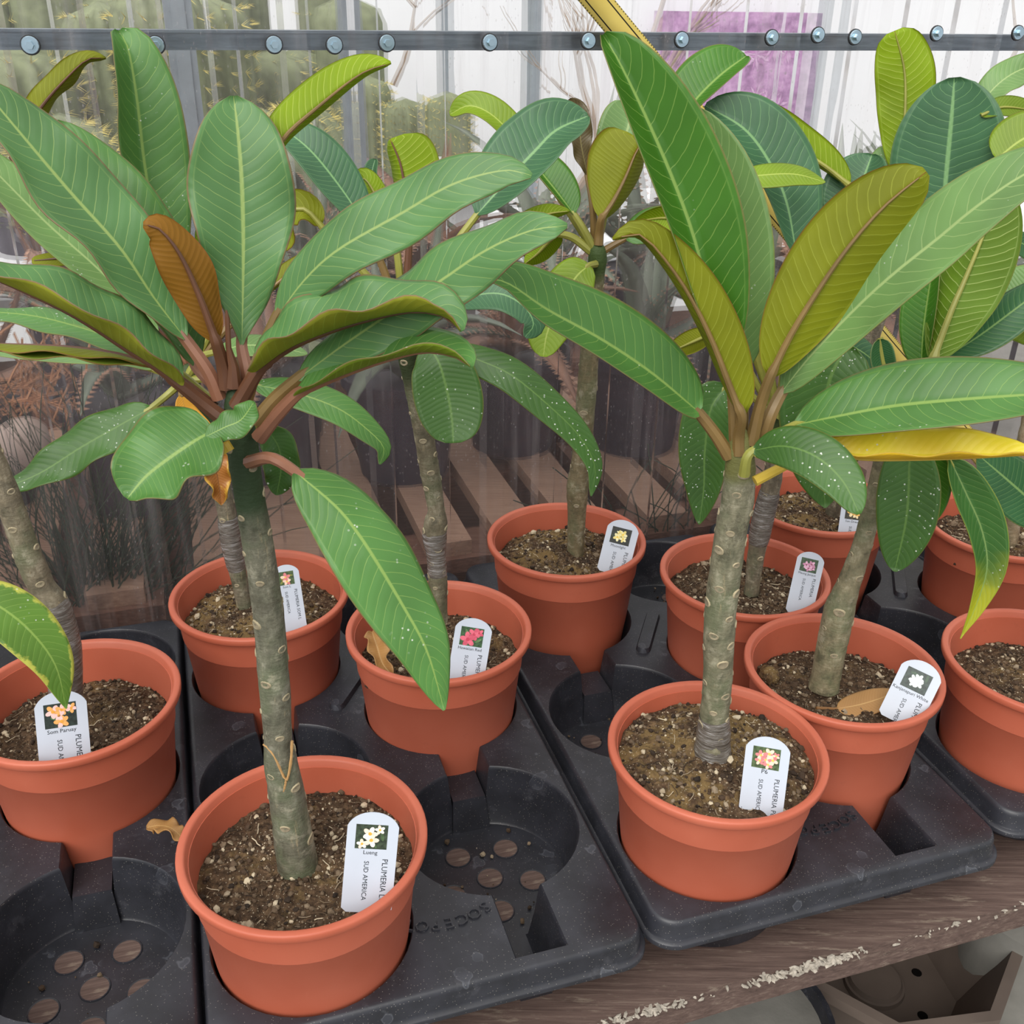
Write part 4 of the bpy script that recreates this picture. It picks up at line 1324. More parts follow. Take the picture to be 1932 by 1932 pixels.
# ---- J: right, leaning stem -------------------------------------------------
PJ = potted('J', 0.2918, 0.7437, 'plumeria with a thick leaning stem and hanging leaves, right of the tall front plant', 0.118, 1, 3.6)
trunk(PJ, [(1558, 1276, 27), (1570, 1215, 28), (1584, 1150, 29), (1594, 1120, 24), (1604, 1095, 21), (1626, 1030, 18), (1645, 960, 18), (1660, 880, 14), (1676, 820, 16), (1694, 770, 17), (1704, 742, 10)],
      bark('bark_right_leaning', PJ, 1680, 800, (88, 86, 66), (130, 122, 96), (84, 92, 52)), 8, 26, scar_r=0.005)
L = lambda *a, **k: leaf(PJ, *a, **k)
L([(1722, 822), (1716, 872), (1714, 930), (1708, 990), (1688, 1078)], 58, 10, 12, 't', 'dusty', (-0.04, -0.06), [(1700, 765), (1720, 780, -0.02)], 'green', a=0.55, b=0.52)
L([(1738, 820), (1752, 880), (1752, 940), (1738, 1000)], 42, 20, 20, 't', 'rich', (-0.01, -0.02), [(1702, 760), (1730, 780)], 'green', a=0.5, b=0.5)
L([(1792, 866), (1822, 930), (1852, 1000), (1862, 1070), (1842, 1140), (1812, 1205)], 46, 10, 56, 't', 'fade', (-0.03, -0.06), [(1706, 755), (1765, 800)], 'green', a=0.5, b=0.85)
L([(1758, 684), (1795, 586), (1822, 524), (1862, 425), (1888, 335)], 78, -46, -12, 'b', 'fern', (-0.01, 0.02), [(1704, 760), (1738, 718)], 'green', a=0.7, b=0.5, prad=0.004)
L([(1738, 700), (1742, 630), (1752, 555), (1768, 465)], 48, 14, 66, 't', 'rich', (0.005, 0.03), [(1702, 760), (1722, 735)], 'green', a=0.6, b=0.5)
L([(1788, 672), (1850, 632), (1920, 580), (2000, 520)], 46, 30, 20, 't', 'deep', (0.01, 0.02), [(1706, 758), (1748, 710)], 'green', a=0.6, b=0.5)
L([(1660, 640), (1665, 690), (1690, 730)], 30, 30, 50, 't', 'deep', (0.01, 0.0), [(1698, 765), (1672, 700)], 'green', a=0.4, b=0.5)

# ---- K: right back ------------------------------------------------------------
PK = potted('K', 0.3569, 1.0743, 'plumeria in the farthest terracotta pot with a lime leaf and a broad blue-green leaf', 0.124, 2, 1.5)
trunk(PK, [(1572, 960, 14), (1580, 900, 14), (1594, 830, 14), (1612, 740, 15), (1636, 660, 16), (1655, 600, 16), (1668, 560, 16), (1675, 540, 7)],
      bark('bark_right_back', PK, 1668, 570, (72, 66, 54), (108, 98, 82), (64, 78, 44)), 9, 16, scar_r=0.0045)
L = lambda *a, **k: leaf(PK, *a, **k)
L([(1694, 330), (1702, 272), (1708, 205), (1706, 130), (1688, 58)], 54, -6, -8, 'b', 'lime', (0.02, 0.05), [(1672, 552), (1688, 430)], 'green', a=0.6, b=0.34, wave=0.06, prad=0.0032)
L([(1768, 470), (1780, 380), (1788, 300), (1796, 215), (1801, 146)], 104, 12, 12, 't', 'teal', (-0.02, 0.0), [(1680, 552), (1740, 520)], 'green', a=0.66, b=0.44, prad=0.0034)
L([(1602, 440), (1618, 372), (1632, 330), (1646, 291)], 70, 8, 50, 't', 'teal', (0.0, 0.02), [(1668, 556), (1630, 490)], 'green', a=0.5, b=0.40)
L([(1602, 350), (1560, 316), (1500, 276), (1435, 226), (1370, 199)], 44, -74, -10, 'b', 'lime', (0.0, 0.03), [(1666, 560), (1640, 440)], 'green', a=0.55, b=0.46, prad=0.0036)
L([(1840, 225), (1872, 170), (1925, 132), (1995, 118)], 32, 14, 30, 't', 'pale', (0.04, 0.06), [(1682, 555), (1790, 380)], 'green', a=0.55, b=0.5, wave=0.1)
L([(1660, 330), (1672, 300), (1690, 290)], 30, 20, 20, 't', 'pale', (0.04, 0.05), [(1670, 556), (1660, 430)], 'green', a=0.4, b=0.4)

# ---- L: right edge back; M: right edge front ----------------------------------------
PL = potted('L', 0.5496, 1.0239, 'plumeria in the back pot cut by the right frame edge', 0.124, 0, 0.4)
trunk(PL, [(1903, 1036, 14), (1908, 990, 16), (1912, 940, 16), (1925, 880, 17), (1945, 800, 18), (1960, 700, 18), (1965, 640, 12)],
      bark('bark_right_edge', PL, 1950, 720, (110, 96, 76), (146, 130, 104), (80, 90, 52)), 10, 10)
L = lambda *a, **k: leaf(PL, *a, **k)
L([(1880, 300), (1935, 260), (2010, 236)], 52, 10, 30, 't', 'lime', (0.0, 0.0), None, 'green', a=0.4, b=0.5)
L([(1850, 218), (1895, 202), (1970, 212)], 22, -20, 40, 'b', 'deep', (0.03, 0.03), None, 'green', a=0.5, b=0.5)
L([(1890, 440), (1930, 460), (1990, 490)], 24, 20, 20, 't', 'deep', (0.0, 0.0), [(1965, 640), (1920, 520)], 'green')
PM = potted('M', 0.4739, 0.7583, 'terracotta pot at the right frame edge in front, its plumeria stem outside the frame', 0.118, 1, 5.6)
trunk(PM, [(2010, 1270, 26), (2020, 1150, 26), (2035, 1000, 24), (2050, 850, 24), (2055, 780, 20)],
      bark('bark_outside', PM, 2050, 800, (110, 96, 76), (146, 130, 104), (80, 90, 52)), 12, 10)
L = lambda *a, **k: leaf(PM, *a, **k)
L([(1990, 520), (1930, 545), (1880, 560), (1840, 590)], 46, 25, 12, 't', 'pale', (0.06, 0.08), [(2052, 790), (2030, 600, 0.03)], 'green', a=0.5, b=0.5)
L([(2000, 640), (1940, 615), (1895, 600), (1860, 575)], 40, 30, 40, 'b', 'deep', (0.08, 0.1), [(2052, 790), (2030, 680, 0.03)], 'green', a=0.5, b=0.5)
L([(1985, 985), (1945, 945), (1900, 905), (1845, 858)], 56, 20, 24, 't', 'deep', (0.02, 0.03), [(2050, 840), (2030, 930)], 'green', a=0.5, b=0.5)
# a pot just peeping in at the left edge
PN = potted('N', -0.537, 0.736, 'sliver of a terracotta pot at the extreme left edge behind the leaning stem', 0.12, 0, 0.0)
trunk(PN, [(-190, 1190, 20), (-200, 1080, 20), (-215, 960, 19), (-225, 880, 17)], bark('bark_far_left', PN, -215, 930, (110, 96, 76), (146, 130, 104), (80, 90, 52)), 13, 8)

# ================================================================== LABELS
def photo_mats(name, bg, bg2, petal, petal2, heart):
    a = simple('print_%s_background' % name, bg, 0.4, var=0.6, vscale=380)
    b = simple('print_%s_petal' % name, petal, 0.4, var=0.12, vscale=500)
    c = simple('print_%s_petal_shade' % name, petal2, 0.4, var=0.15, vscale=500)
    d = simple('print_%s_heart' % name, heart, 0.4, var=0.1, vscale=500)
    e = simple('print_%s_leaf' % name, bg2, 0.4, var=0.3, vscale=300)
    return [a, b, c, d, e]

def plant_label(P, top, bot, wpx, lean, dyb, name, long1, flowers, mats, label, rlim=0.0645):
    k_ = 0.25
    while True:
        pb = atz(bot[0] + (bot[0] - top[0]) * k_, bot[1] + (bot[1] - top[1]) * k_, ZR - 0.018)
        rc = math.hypot(pb.x - P.root.location.x, pb.y - P.root.location.y)
        if rc < rlim or k_ < -0.4: break
        k_ -= 0.01
    pt = at(top[0], top[1], pb.y + lean)
    wm = wpx * depth(pt) / FPX
    up = (pt - pb).normalized()
    c = (CAM - pt).normalized()
    xr = up.cross(c).normalized()      # to the picture's right
    nz = xr.cross(up).normalized()
    Lv = (pt - pb).length
    Lt = Lv + 0.004                     # goes on down into the soil
    root = empty('plant_label', (0, 0, 0))
    M = Matrix(((xr.x, up.x, nz.x, pt.x), (xr.y, up.y, nz.y, pt.y), (xr.z, up.z, nz.z, pt.z), (0, 0, 0, 1)))
    root.matrix_world = M
    tag(root, label, 'plant label', 'white plant labels stuck in the pots')
    # plate: origin at the top centre, running down -y
    h = wm / 2; arc = wm * 0.30
    out = []
    n = 14
    for i in range(n + 1):
        a = math.pi * (0.10 + 0.80 * i / n)
        out.append((h * math.cos(a) / math.cos(math.pi * 0.10), -arc + arc * (math.sin(a) - math.sin(math.pi * 0.10)) / (1 - math.sin(math.pi * 0.10))))
    out += [(-h, -Lt + 0.003), (-h * 0.8, -Lt), (h * 0.8, -Lt), (h, -Lt + 0.003)]
    b = MB(); th = 0.0007
    m = len(out)
    b.add([Vector((x, y, 0)) for x, y in out] + [Vector((x, y, -th)) for x, y in out],
          [tuple(range(m)), tuple(m + k for k in reversed(range(m)))] + [(k, m + k, m + (k + 1) % m, (k + 1) % m) for k in range(m)])
    b.build('plate', M_LABEL, root, smooth=False, rel=False)
    # printed photograph
    pw, phh = wm * 0.62, wm * 0.52
    x0, y1 = -pw / 2 - 0.02 * wm, -arc * 0.86
    p = MB(); z = 0.00012
    p.add([(x0, y1 - phh, z), (x0 + pw, y1 - phh, z), (x0 + pw, y1, z), (x0, y1, z)], [(0, 1, 2, 3)], 0)
    rnd = random.Random(len(name) * 7 + int(top[0]))
    def poly(pts, zz, mi): p.add([(x, y, zz) for x, y in pts], [tuple(range(len(pts)))], mi)
    for k in range(4):       # leaves in the print
        cx, cy = x0 + pw * rnd.uniform(0.15, 0.85), y1 - phh * rnd.uniform(0.2, 0.85); aa = rnd.random() * 6.28; ll = pw * 0.16
        pts = []
        for i in range(8):
            t = 2 * math.pi * i / 8
            ex, ey = math.cos(t) * ll, math.sin(t) * ll * 0.35
            X = cx + ex * math.cos(aa) - ey * math.sin(aa); Y = cy + ex * math.sin(aa) + ey * math.cos(aa)
            pts.append((min(x0 + pw, max(x0, X)), min(y1, max(y1 - phh, Y))))
        poly(pts, z + 0.00003, 4)
    for q, (fx, fy, fs) in enumerate(flowers):
        cx, cy = x0 + pw * fx, y1 - phh * (1 - fy); R = pw * fs
        rot = rnd.random() * 6.28
        for k in range(5):
            aa = rot + k * 2 * math.pi / 5
            pts = []
            for i in range(9):
                t = 2 * math.pi * i / 9
                ex, ey = R * 0.55 + math.cos(t) * R * 0.5, math.sin(t) * R * 0.33
                X = cx + ex * math.cos(aa) - ey * math.sin(aa); Y = cy + ex * math.sin(aa) + ey * math.cos(aa)
                pts.append((min(x0 + pw, max(x0, X)), min(y1, max(y1 - phh, Y))))
            poly(pts, z + 0.00005 + 0.00001 * (q * 5 + k), 1 + ((k + q) % 2))
        pts = [(cx + math.cos(t) * R * 0.26, cy + math.sin(t) * R * 0.26) for t in [2 * math.pi * i / 8 for i in range(8)]]
        poly(pts, z + 0.00006 + 0.00001 * (q * 5 + 5), 3)
    p.build('printed_photo', mats, root, smooth=False, rel=False)
    def put(body, size, x, y, rotz, nm):
        tm = text_mesh(body, size, 0.0, 'CENTER' if rotz == 0 else 'LEFT')
        tm.materials.clear(); tm.materials.append(M_INK)
        o = link_mesh(nm, tm, root, (x, y, 0.00016))
        o.rotation_euler = (0, 0, rotz)
    put(name, wm * (0.118 if len(name) > 3 else 0.15), x0 + pw / 2, y1 - phh - wm * 0.115, 0, 'name_lettering')
    yb = y1 - phh - wm * 0.20
    put(long1, wm * 0.160, wm * 0.23, yb, -math.pi / 2, 'lettering')
    put('SUD AMERICA', wm * 0.135, -wm * 0.12, yb - wm * 0.06, -math.pi / 2, 'lettering')

ph_lu = photo_mats('white_pink', (54, 66, 50), (70, 92, 60), (244, 236, 226), (238, 214, 196), (222, 170, 70))
ph_p6 = photo_mats('pink_cluster', (74, 92, 58), (130, 134, 60), (214, 128, 130), (240, 208, 186), (230, 190, 90))
ph_so = photo_mats('pink_orange', (36, 48, 42), (70, 112, 62), (240, 196, 190), (232, 170, 96), (226, 160, 60))
ph_re = photo_mats('rose', (52, 84, 50), (96, 130, 80), (222, 104, 124), (204, 84, 106), (190, 62, 84))
ph_wh = photo_mats('white', (48, 62, 56), (66, 88, 68), (236, 244, 240), (222, 234, 228), (200, 216, 206))
ph_ye = photo_mats('cream', (26, 32, 26), (40, 54, 36), (240, 232, 180), (230, 214, 130), (236, 200, 70))
ph_ma = photo_mats('mauve', (58, 80, 56), (84, 104, 78), (226, 178, 204), (200, 138, 170), (150, 74, 100))
ph_su = photo_mats('gold', (40, 38, 26), (70, 64, 40), (226, 180, 84), (240, 220, 170), (200, 140, 40))
plant_label(PA, (707, 1533), (688, 1748), 97, 0.018, 0.0, 'Lueng', 'PLUMERIA LUENG', [(0.45, 0.62, 0.24), (0.5, 0.36, 0.24), (0.75, 0.8, 0.16), (0.22, 0.2, 0.17)], ph_lu, 'white plant label with cream flower photo in the nearest terracotta pot', rlim=0.0655)
plant_label(PH, (1452, 1391), (1432, 1555), 82, 0.018, 0.0, 'P6', 'PLUMERIA P6', [(0.3, 0.6, 0.2), (0.6, 0.72, 0.22), (0.5, 0.42, 0.2), (0.75, 0.45, 0.2), (0.28, 0.35, 0.18), (0.6, 0.22, 0.18), (0.85, 0.68, 0.14)], ph_p6, 'white plant label with pink cluster flower photo in the front right pot')
plant_label(PB, (112, 1304), (124, 1440), 91, 0.018, 0.0, 'Som Paruay', 'PLUMERIA', [(0.28, 0.68, 0.24), (0.55, 0.72, 0.2), (0.45, 0.5, 0.2), (0.52, 0.24, 0.24), (0.85, 0.75, 0.18)], ph_so, 'white plant label with pink and orange flower photo in the pot at the left edge')
plant_label(PF, (897, 1167), (878, 1285), 70, 0.018, 0.0, 'Hawaiian Red', 'PLUMERIA', [(0.35, 0.34, 0.34), (0.6, 0.66, 0.28), (0.8, 0.75, 0.2)], ph_re, 'white plant label with rose-red flower photo in the middle pot')
plant_label(PG, (1180, 982), (1152, 1092), 60, 0.018, 0.0, 'Moonlight', 'PLUMERIA', [(0.35, 0.4, 0.22), (0.6, 0.62, 0.22), (0.65, 0.35, 0.18), (0.4, 0.68, 0.14)], ph_ye, 'white plant label with cream-yellow flower photo in the middle back pot', rlim=0.061)
plant_label(PI_, (1533, 1042), (1506, 1160), 50, 0.018, 0.0, 'Maung Jacque', 'PLUMERIA', [(0.35, 0.5, 0.22), (0.65, 0.6, 0.22), (0.5, 0.28, 0.2), (0.75, 0.35, 0.16)], ph_ma, 'white plant label with mauve flower photo leaning against the stem right of the tall plant')
plant_label(PJ, (1748, 1250), (1688, 1372), 76, 0.018, 0.0, 'Kanjanapuri White', 'PLUMERIA', [(0.4, 0.5, 0.2), (0.55, 0.62, 0.2), (0.6, 0.42, 0.2), (0.42, 0.34, 0.16)], ph_wh, 'white plant label with white flower photo beside the dry leaf', rlim=0.0615)
plant_label(PK, (1616, 942), (1606, 1012), 50, 0.018, 0.0, 'Sun Dream', 'PLUMERIA', [(0.4, 0.5, 0.28), (0.65, 0.35, 0.22)], ph_su, 'white plant label with golden flower photo in the farthest terracotta pot')
plant_label(PE, (536, 1066), (556, 1196), 50, 0.018, 0.0, 'Som L', 'PLUMERIA SOM L', [(0.5, 0.55, 0.3), (0.55, 0.25, 0.25)], ph_p6, 'white plant label half hidden behind the stem in the left back pot')

# fallen dry leaves
class Loose: pass
def loose_leaf(label, pts, W, Y, kind='dry', **k):
    P = Loose(); P.Y = Y
    p0 = at(pts[0][0], pts[0][1], Y)
    P.root = empty('fallen_leaf', p0)
    tag(P.root, label, 'dry leaf', 'fallen dry leaves')
    leaf(P, pts, W, kind=kind, name='blade', **k)
loose_leaf('curled tan dry leaf lying on the soil of the middle pot', [(702, 1192, 0.0), (712, 1222, -0.022), (722, 1252, -0.040), (742, 1276, -0.052)], 26, PF.Y - 0.008, fl=40, frr=50, wave=0.2, pcol='brown', prad=0.0012, a=0.5, b=0.5)
loose_leaf('flat brown dry leaf lying by the white-flower label', [(1580, 1337, -0.002), (1620, 1330, 0.0), (1660, 1318, 0.002), (1690, 1306, 0.006)], 26, PJ.Y - 0.024, fl=24, frr=24, pet=[(1540, 1336, -0.004)], pcol='brown', prad=0.0012, a=0.5, b=0.4)
loose_leaf('crumpled brown dry leaf on the tray beside the nearest pot', [(276, 1562, 0.0), (300, 1558, 0.002), (325, 1564, -0.006), (350, 1588, -0.012)], 22, 0.594, fl=45, frr=55, wave=0.25, pcol='brown', prad=0.001, a=0.4, b=0.4)

b = MB(); random.seed(77); b.blob(Vector((PJ.root.location.x - 0.0585, PJ.root.location.y + 0.016, PJ.zsoil + 0.008)), 0.0105, 3, 0.10, 1.0, 0.9, 0.9)
tag(b.build('soil_clod', M_SOILT), 'lump of matted soil in the pot with the white-flower label', 'soil clod')
# bits of grit dropped on the trays
gb = MB()
random.seed(5)
for i in range(170):
    ti = random.choice([0, 1, 1, 2, 2, 3]); tu, tv = TRAYS[ti]
    c, r = random.choice(EMPTY_POCKETS[ti])
    cu, cv = (0.0, 0.168 * r) if c == 0 else (0.153, 0.062 + 0.168 * r)
    a = random.random() * 6.28; rr = 0.058 * math.sqrt(random.random())
    s = random.choice([0.0006, 0.0009, 0.0012, 0.0022]) * random.uniform(0.7, 1.3)
    gb.blob(uv3(tu + cu + rr * math.cos(a), tv + cv + rr * math.sin(a), ZB + 0.0075 + s * 0.5), s, 1, 0.3)
o = gb.build('soil_crumbs', M_GRIT, smooth=False)
tag(o, 'soil crumbs and grit scattered in the empty tray pockets', 'soil crumbs', None, 'stuff')

# ================================================================== BELOW THE BENCH
M_BROWN = simple('brown_planter_plastic', (104, 92, 84), 0.6, 0.3, var=0.15, vscale=12)
M_HOLE = simple('dark_hole', (16, 14, 13), 0.9, 0.1)
def octa(b, r0, z0, r1, z1, rot, c):
    vs_ = []
    for (r, z) in ((r0, z0), (r1, z1)):
        for k in range(8):
            a = rot + k * math.pi / 4
            vs_.append(Vector(c) + Vector((r * math.cos(a), r * math.sin(a), z)))
    b.add(vs_, [(k, (k + 1) % 8, 8 + (k + 1) % 8, 8 + k) for k in range(8)])
pc = atz(1650, 1850, 0.02); pc.z = 0.0
pl_ = empty('octagonal_planter', pc)
tag(pl_, 'empty brown octagonal plastic planter with drain holes on the floor under the bench', 'planter')
b = MB(); rot = 0.55
octa(b, 0.105, 0.012, 0.150, 0.13, rot, pc); octa(b, 0.150, 0.13, 0.164, 0.13, rot, pc)
octa(b, 0.164, 0.13, 0.164, 0.115, rot, pc); octa(b, 0.158, 0.115, 0.118, 0.0, rot, pc)
b.add([pc + Vector((0.105 * math.cos(rot + k * math.pi / 4), 0.105 * math.sin(rot + k * math.pi / 4), 0.012)) for k in range(8)], [tuple(range(8))])
b.build('shell', M_BROWN, pl_, smooth=False)
b = MB(); b.lathe([(0.040, 0.012), (0.039, 0.019), (0.036, 0.020), (0.033, 0.026), (0.0, 0.027)], 32, pc)
b.build('raised_centre', M_BROWN, pl_)
for k in range(6):
    a = k * math.pi / 3 + 0.3
    b = MB(); c = pc + Vector((0.068 * math.cos(a), 0.068 * math.sin(a), 0.0125))
    b.lathe([(0.0068, 0.0), (0.006, 0.0007), (0.0, 0.0004)], 14, c)
    b.build('drain_hole', M_HOLE, pl_)
pc2 = atz(1365, 1975, 0.10); pc2.z = 0
p2 = empty('floor_pot', pc2)
tag(p2, 'black rimmed pot with dirt on the floor under the bench', 'pot')
b = MB(); b.lathe([(0.085, 0.0), (0.115, 0.15), (0.122, 0.15), (0.122, 0.135), (0.116, 0.13)], 40, pc2); b.build('shell', M_TRAY, p2)
b = MB(); b.lathe([(0.0, 0.135), (0.06, 0.138), (0.113, 0.133)], 40, pc2); b.build('dirt', M_CONC, p2)
pc3 = atz(1925, 1800, 0.06); pc3.z = 0
b = MB(); b.lathe([(0.0, 0.16), (0.055, 0.158), (0.072, 0.145), (0.080, 0.10), (0.082, 0.0)], 32, pc3)
o = b.build('concrete_footing', M_CONC); tag(o, 'rounded grey concrete footing beside the octagonal planter', 'footing')

# ================================================================== BEYOND THE PLASTIC WALL
M_BLACKPOT = simple('black_nursery_pot', (56, 50, 62), 0.5, 0.4, var=0.2, vscale=20)
M_WHITE = simple('white_panel', (236, 238, 240), 0.7, 0.3, var=0.03, vscale=4)
M_POST = simple('pale_steel_post', (150, 160, 166), 0.5, 0.4, 0.4, var=0.1)
M_ALOE = simple('grey_green_succulent', (112, 122, 104), 0.55, 0.4, var=0.25, vscale=16)
M_ALOE2 = simple('reddish_succulent', (150, 112, 92), 0.6, 0.3, var=0.25, vscale=16)
M_TEETH = simple('brown_teeth', (176, 136, 112), 0.7, 0.3)
M_CACT = simple('cactus_green', (122, 130, 98), 0.7, 0.3, var=0.25, vscale=40)
M_SPINE = simple('yellow_spines', (206, 190, 112), 0.8, 0.2, var=0.2, vscale=60)
M_BRANCH = simple('dry_branch', (168, 150, 132), 0.8, 0.2, var=0.2, vscale=30)
M_RUSH = simple('rush_green', (50, 66, 50), 0.6, 0.3, var=0.3, vscale=30)
M_RED = simple('red_plastic', (140, 62, 56), 0.5, 0.4)
M_STRAW = simple('dry_straw', (184, 134, 100), 0.8, 0.2, var=0.3, vscale=40)
M_STONE = simple('pale_stone', (190, 170, 158), 0.8, 0.2, var=0.15, vscale=14, bump=0.5, bscale=40)

# low staging behind the wall
ZP = ZB + 0.045
def pallet(u0, v0, w, dpt, label, mat, mat2, n=5):
    r = empty('wooden_pallet', uv3(u0, v0, ZP - 0.12))
    tag(r, label, 'pallet', 'pallets behind the plastic wall')
    for i in range(n):
        bw = w / n
        b = MB(); b.box(uv3(u0 + bw * (i + 0.5), v0 + dpt / 2, ZP), bw * 0.62, dpt, 0.02, U, V)
        b.build('slat', mat, r, smooth=False)
    for j in (0.03, dpt / 2, dpt - 0.03):
        b = MB(); b.box(uv3(u0 + w / 2, v0 + j, ZP - 0.02), w, 0.08, 0.02, U, V); b.build('crossboard', mat2, r, smooth=False)
        for i in (0.05, w / 2, w - 0.05):
            b = MB(); b.box(uv3(u0 + i, v0 + j, ZP - 0.075), 0.09, 0.08, 0.09, U, V); b.build('block', mat2, r, smooth=False)
pallet(-0.62, 0.550, 0.52, 0.55, 'pale wooden pallet behind the plastic wall at the left', M_PALLET, M_PALLETD)
pallet(-0.08, 0.56, 0.56, 0.55, 'pale wooden pallet behind the plastic wall in the middle', M_PALLET, M_PALLETD, 6)
pallet(0.50, 0.555, 0.56, 0.55, 'pale wooden pallet behind the plastic wall at the right', M_PALLET, M_PALLETD, 6)
b = MB(); b.box(uv3(0.2, 0.86, (ZP - 0.125) / 2), 2.4, 0.6, ZP - 0.125, U, V)
tag(b.build('staging', M_PALLETD, smooth=False), 'dark low timber staging that carries the pallets behind the wall', 'staging')

def aloe(u, v, zb, size, n, mat, label, potr=0.075, poth=0.13, seed=0, up=0.8, teeth=True, potmat=None, cat='potted succulent'):
    rnd = random.Random(seed)
    r = empty('potted_succulent', uv3(u, v, zb))
    tag(r, label, cat, 'succulents behind the plastic wall')
    b = MB(); b.lathe([(0.0, 0.0), (potr * 0.78, 0.0), (potr, poth), (potr * 1.06, poth), (potr * 1.06, poth - 0.015), (potr * 0.98, poth - 0.016), (potr * 0.95, poth - 0.012), (0.0, poth - 0.012)], 28, uv3(u, v, zb))
    b.build('pot', potmat or M_BLACKPOT, r)
    base = uv3(u, v, zb + poth - 0.012)
    for k in range(n):
        a = k * 2.4 + rnd.uniform(-0.3, 0.3); e = rnd.uniform(0.25, 1.25) * up
        Ln = size * rnd.uniform(0.7, 1.1)
        d = Vector((math.cos(a), math.sin(a), 0))
        pts = []
        ns = 9
        for i in range(ns):
            t = i / (ns - 1)
            el = e + (0.5 - t) * 0.7 * (1 if k % 3 else -0.4)
            pts.append(d * (Ln * t * math.cos(el)) + Vector((0, 0, Ln * t * math.sin(el) + 0.01)))
        wv, fs = [], []
        sidev = Vector((-d.y, d.x, 0))
        for i, p in enumerate(pts):
            t = i / (ns - 1); w = size * 0.085 * (1 - t ** 1.6) + 0.0006
            q = base + p
            wv += [q + sidev * w + Vector((0, 0, w * 0.35)), q + Vector((0, 0, w * 0.05)), q - sidev * w + Vector((0, 0, w * 0.35)), q - Vector((0, 0, w * 0.55))]
        for i in range(ns - 1):
            for j in range(4):
                x = i * 4 + j; y = i * 4 + (j + 1) % 4
                fs.append((x, y, y + 4, x + 4))
        lm = mesh('leaf', wv, fs, mat, r)
        if teeth and k % 2 == 0:
            tb = MB()
            for i in range(1, ns - 1):
                for sgn in (0, 2):
                    p0 = wv[i * 4 + sgn]; dirn = sidev * (1 if sgn == 0 else -1)
                    tt = (wv[(i + 1) * 4 + sgn] - p0)
                    for f in (0.0, 0.33, 0.66):
                        q = p0 + tt * f
                        tb.add([q - tt * 0.09, q + tt * 0.09, q + dirn * 0.007, q + Vector((0, 0, 0.002))], [(0, 1, 2), (0, 2, 3), (1, 3, 2)])
            tag(tb.build('teeth', M_TEETH, lm, smooth=False), kind='stuff')
    return r
ZPT = ZP + 0.010
k = 0
ROWS = [(-0.50, 0.80, 0.24, 9, M_ALOE), (-0.32, 0.85, 0.22, 8, M_ALOE2), (-0.13, 0.80, 0.20, 9, M_ALOE), (0.06, 0.85, 0.24, 10, M_ALOE2),
        (0.24, 0.80, 0.24, 11, M_ALOE), (0.42, 0.85, 0.24, 11, M_ALOE2), (0.60, 0.80, 0.26, 12, M_ALOE), (0.78, 0.85, 0.26, 11, M_ALOE), (0.96, 0.80, 0.28, 11, M_ALOE2), (1.14, 0.85, 0.26, 10, M_ALOE)]
LAB = ['toothed grey succulent in a black pot behind the wall at the far left', 'reddish toothed succulent in a black pot behind the left back plumeria', 'grey toothed succulent in a black pot behind the taped stem',
       'reddish toothed succulent in a black pot between the two middle stems', 'grey toothed succulent in a black pot behind the middle back plumeria', 'reddish toothed succulent in a black pot left of the tall right plant, behind the wall',
       'large grey toothed succulent in a black pot behind the tall right plant', 'grey toothed succulent in a black pot behind the leaning right stem', 'reddish toothed succulent in a black pot at the right behind the strap', 'grey toothed succulent in a black pot at the right frame edge behind the wall']
for i, (u, v, s, n, m) in enumerate(ROWS):
    aloe(u, v, ZPT, s, n, m, LAB[i], 0.080, 0.15, seed=20 + i, up=0.85 if i % 2 else 1.0)
ROW2 = [(-0.62, 0.30), (-0.42, 0.32), (-0.22, 0.30), (-0.02, 0.28), (0.18, 0.30), (0.40, 0.30), (0.62, 0.34), (0.84, 0.32), (1.06, 0.32)]
LAB2 = ['second-row succulent beyond the wall, extreme left', 'second-row succulent beyond the wall behind the dry stems', 'second-row succulent beyond the wall behind the ruffled crown, left half',
        'second-row succulent beyond the wall behind the ruffled crown, right half', 'second-row succulent beyond the wall just left of the taped stem', 'second-row succulent beyond the wall right of the taped stem',
        'second-row succulent beyond the wall right of the middle back stem', 'second-row succulent beyond the wall behind the tall right crown', 'second-row succulent beyond the wall, extreme right']
b = MB(); b.box(uv3(0.25, 1.33, (ZB + 0.06) / 2), 2.6, 0.28, ZB + 0.06, U, V)
tag(b.build('back_staging', M_PALLETD, smooth=False), 'raised timber staging behind the first row of succulents beyond the wall', 'staging')
for i, (u, sz) in enumerate(ROW2):
    aloe(u, 1.30 + 0.05 * (i % 2), ZB + 0.061, sz, 13, [M_ALOE, M_ALOE, M_ALOE2][i % 3], LAB2[i], 0.075, 0.13, seed=50 + i, up=1.1)

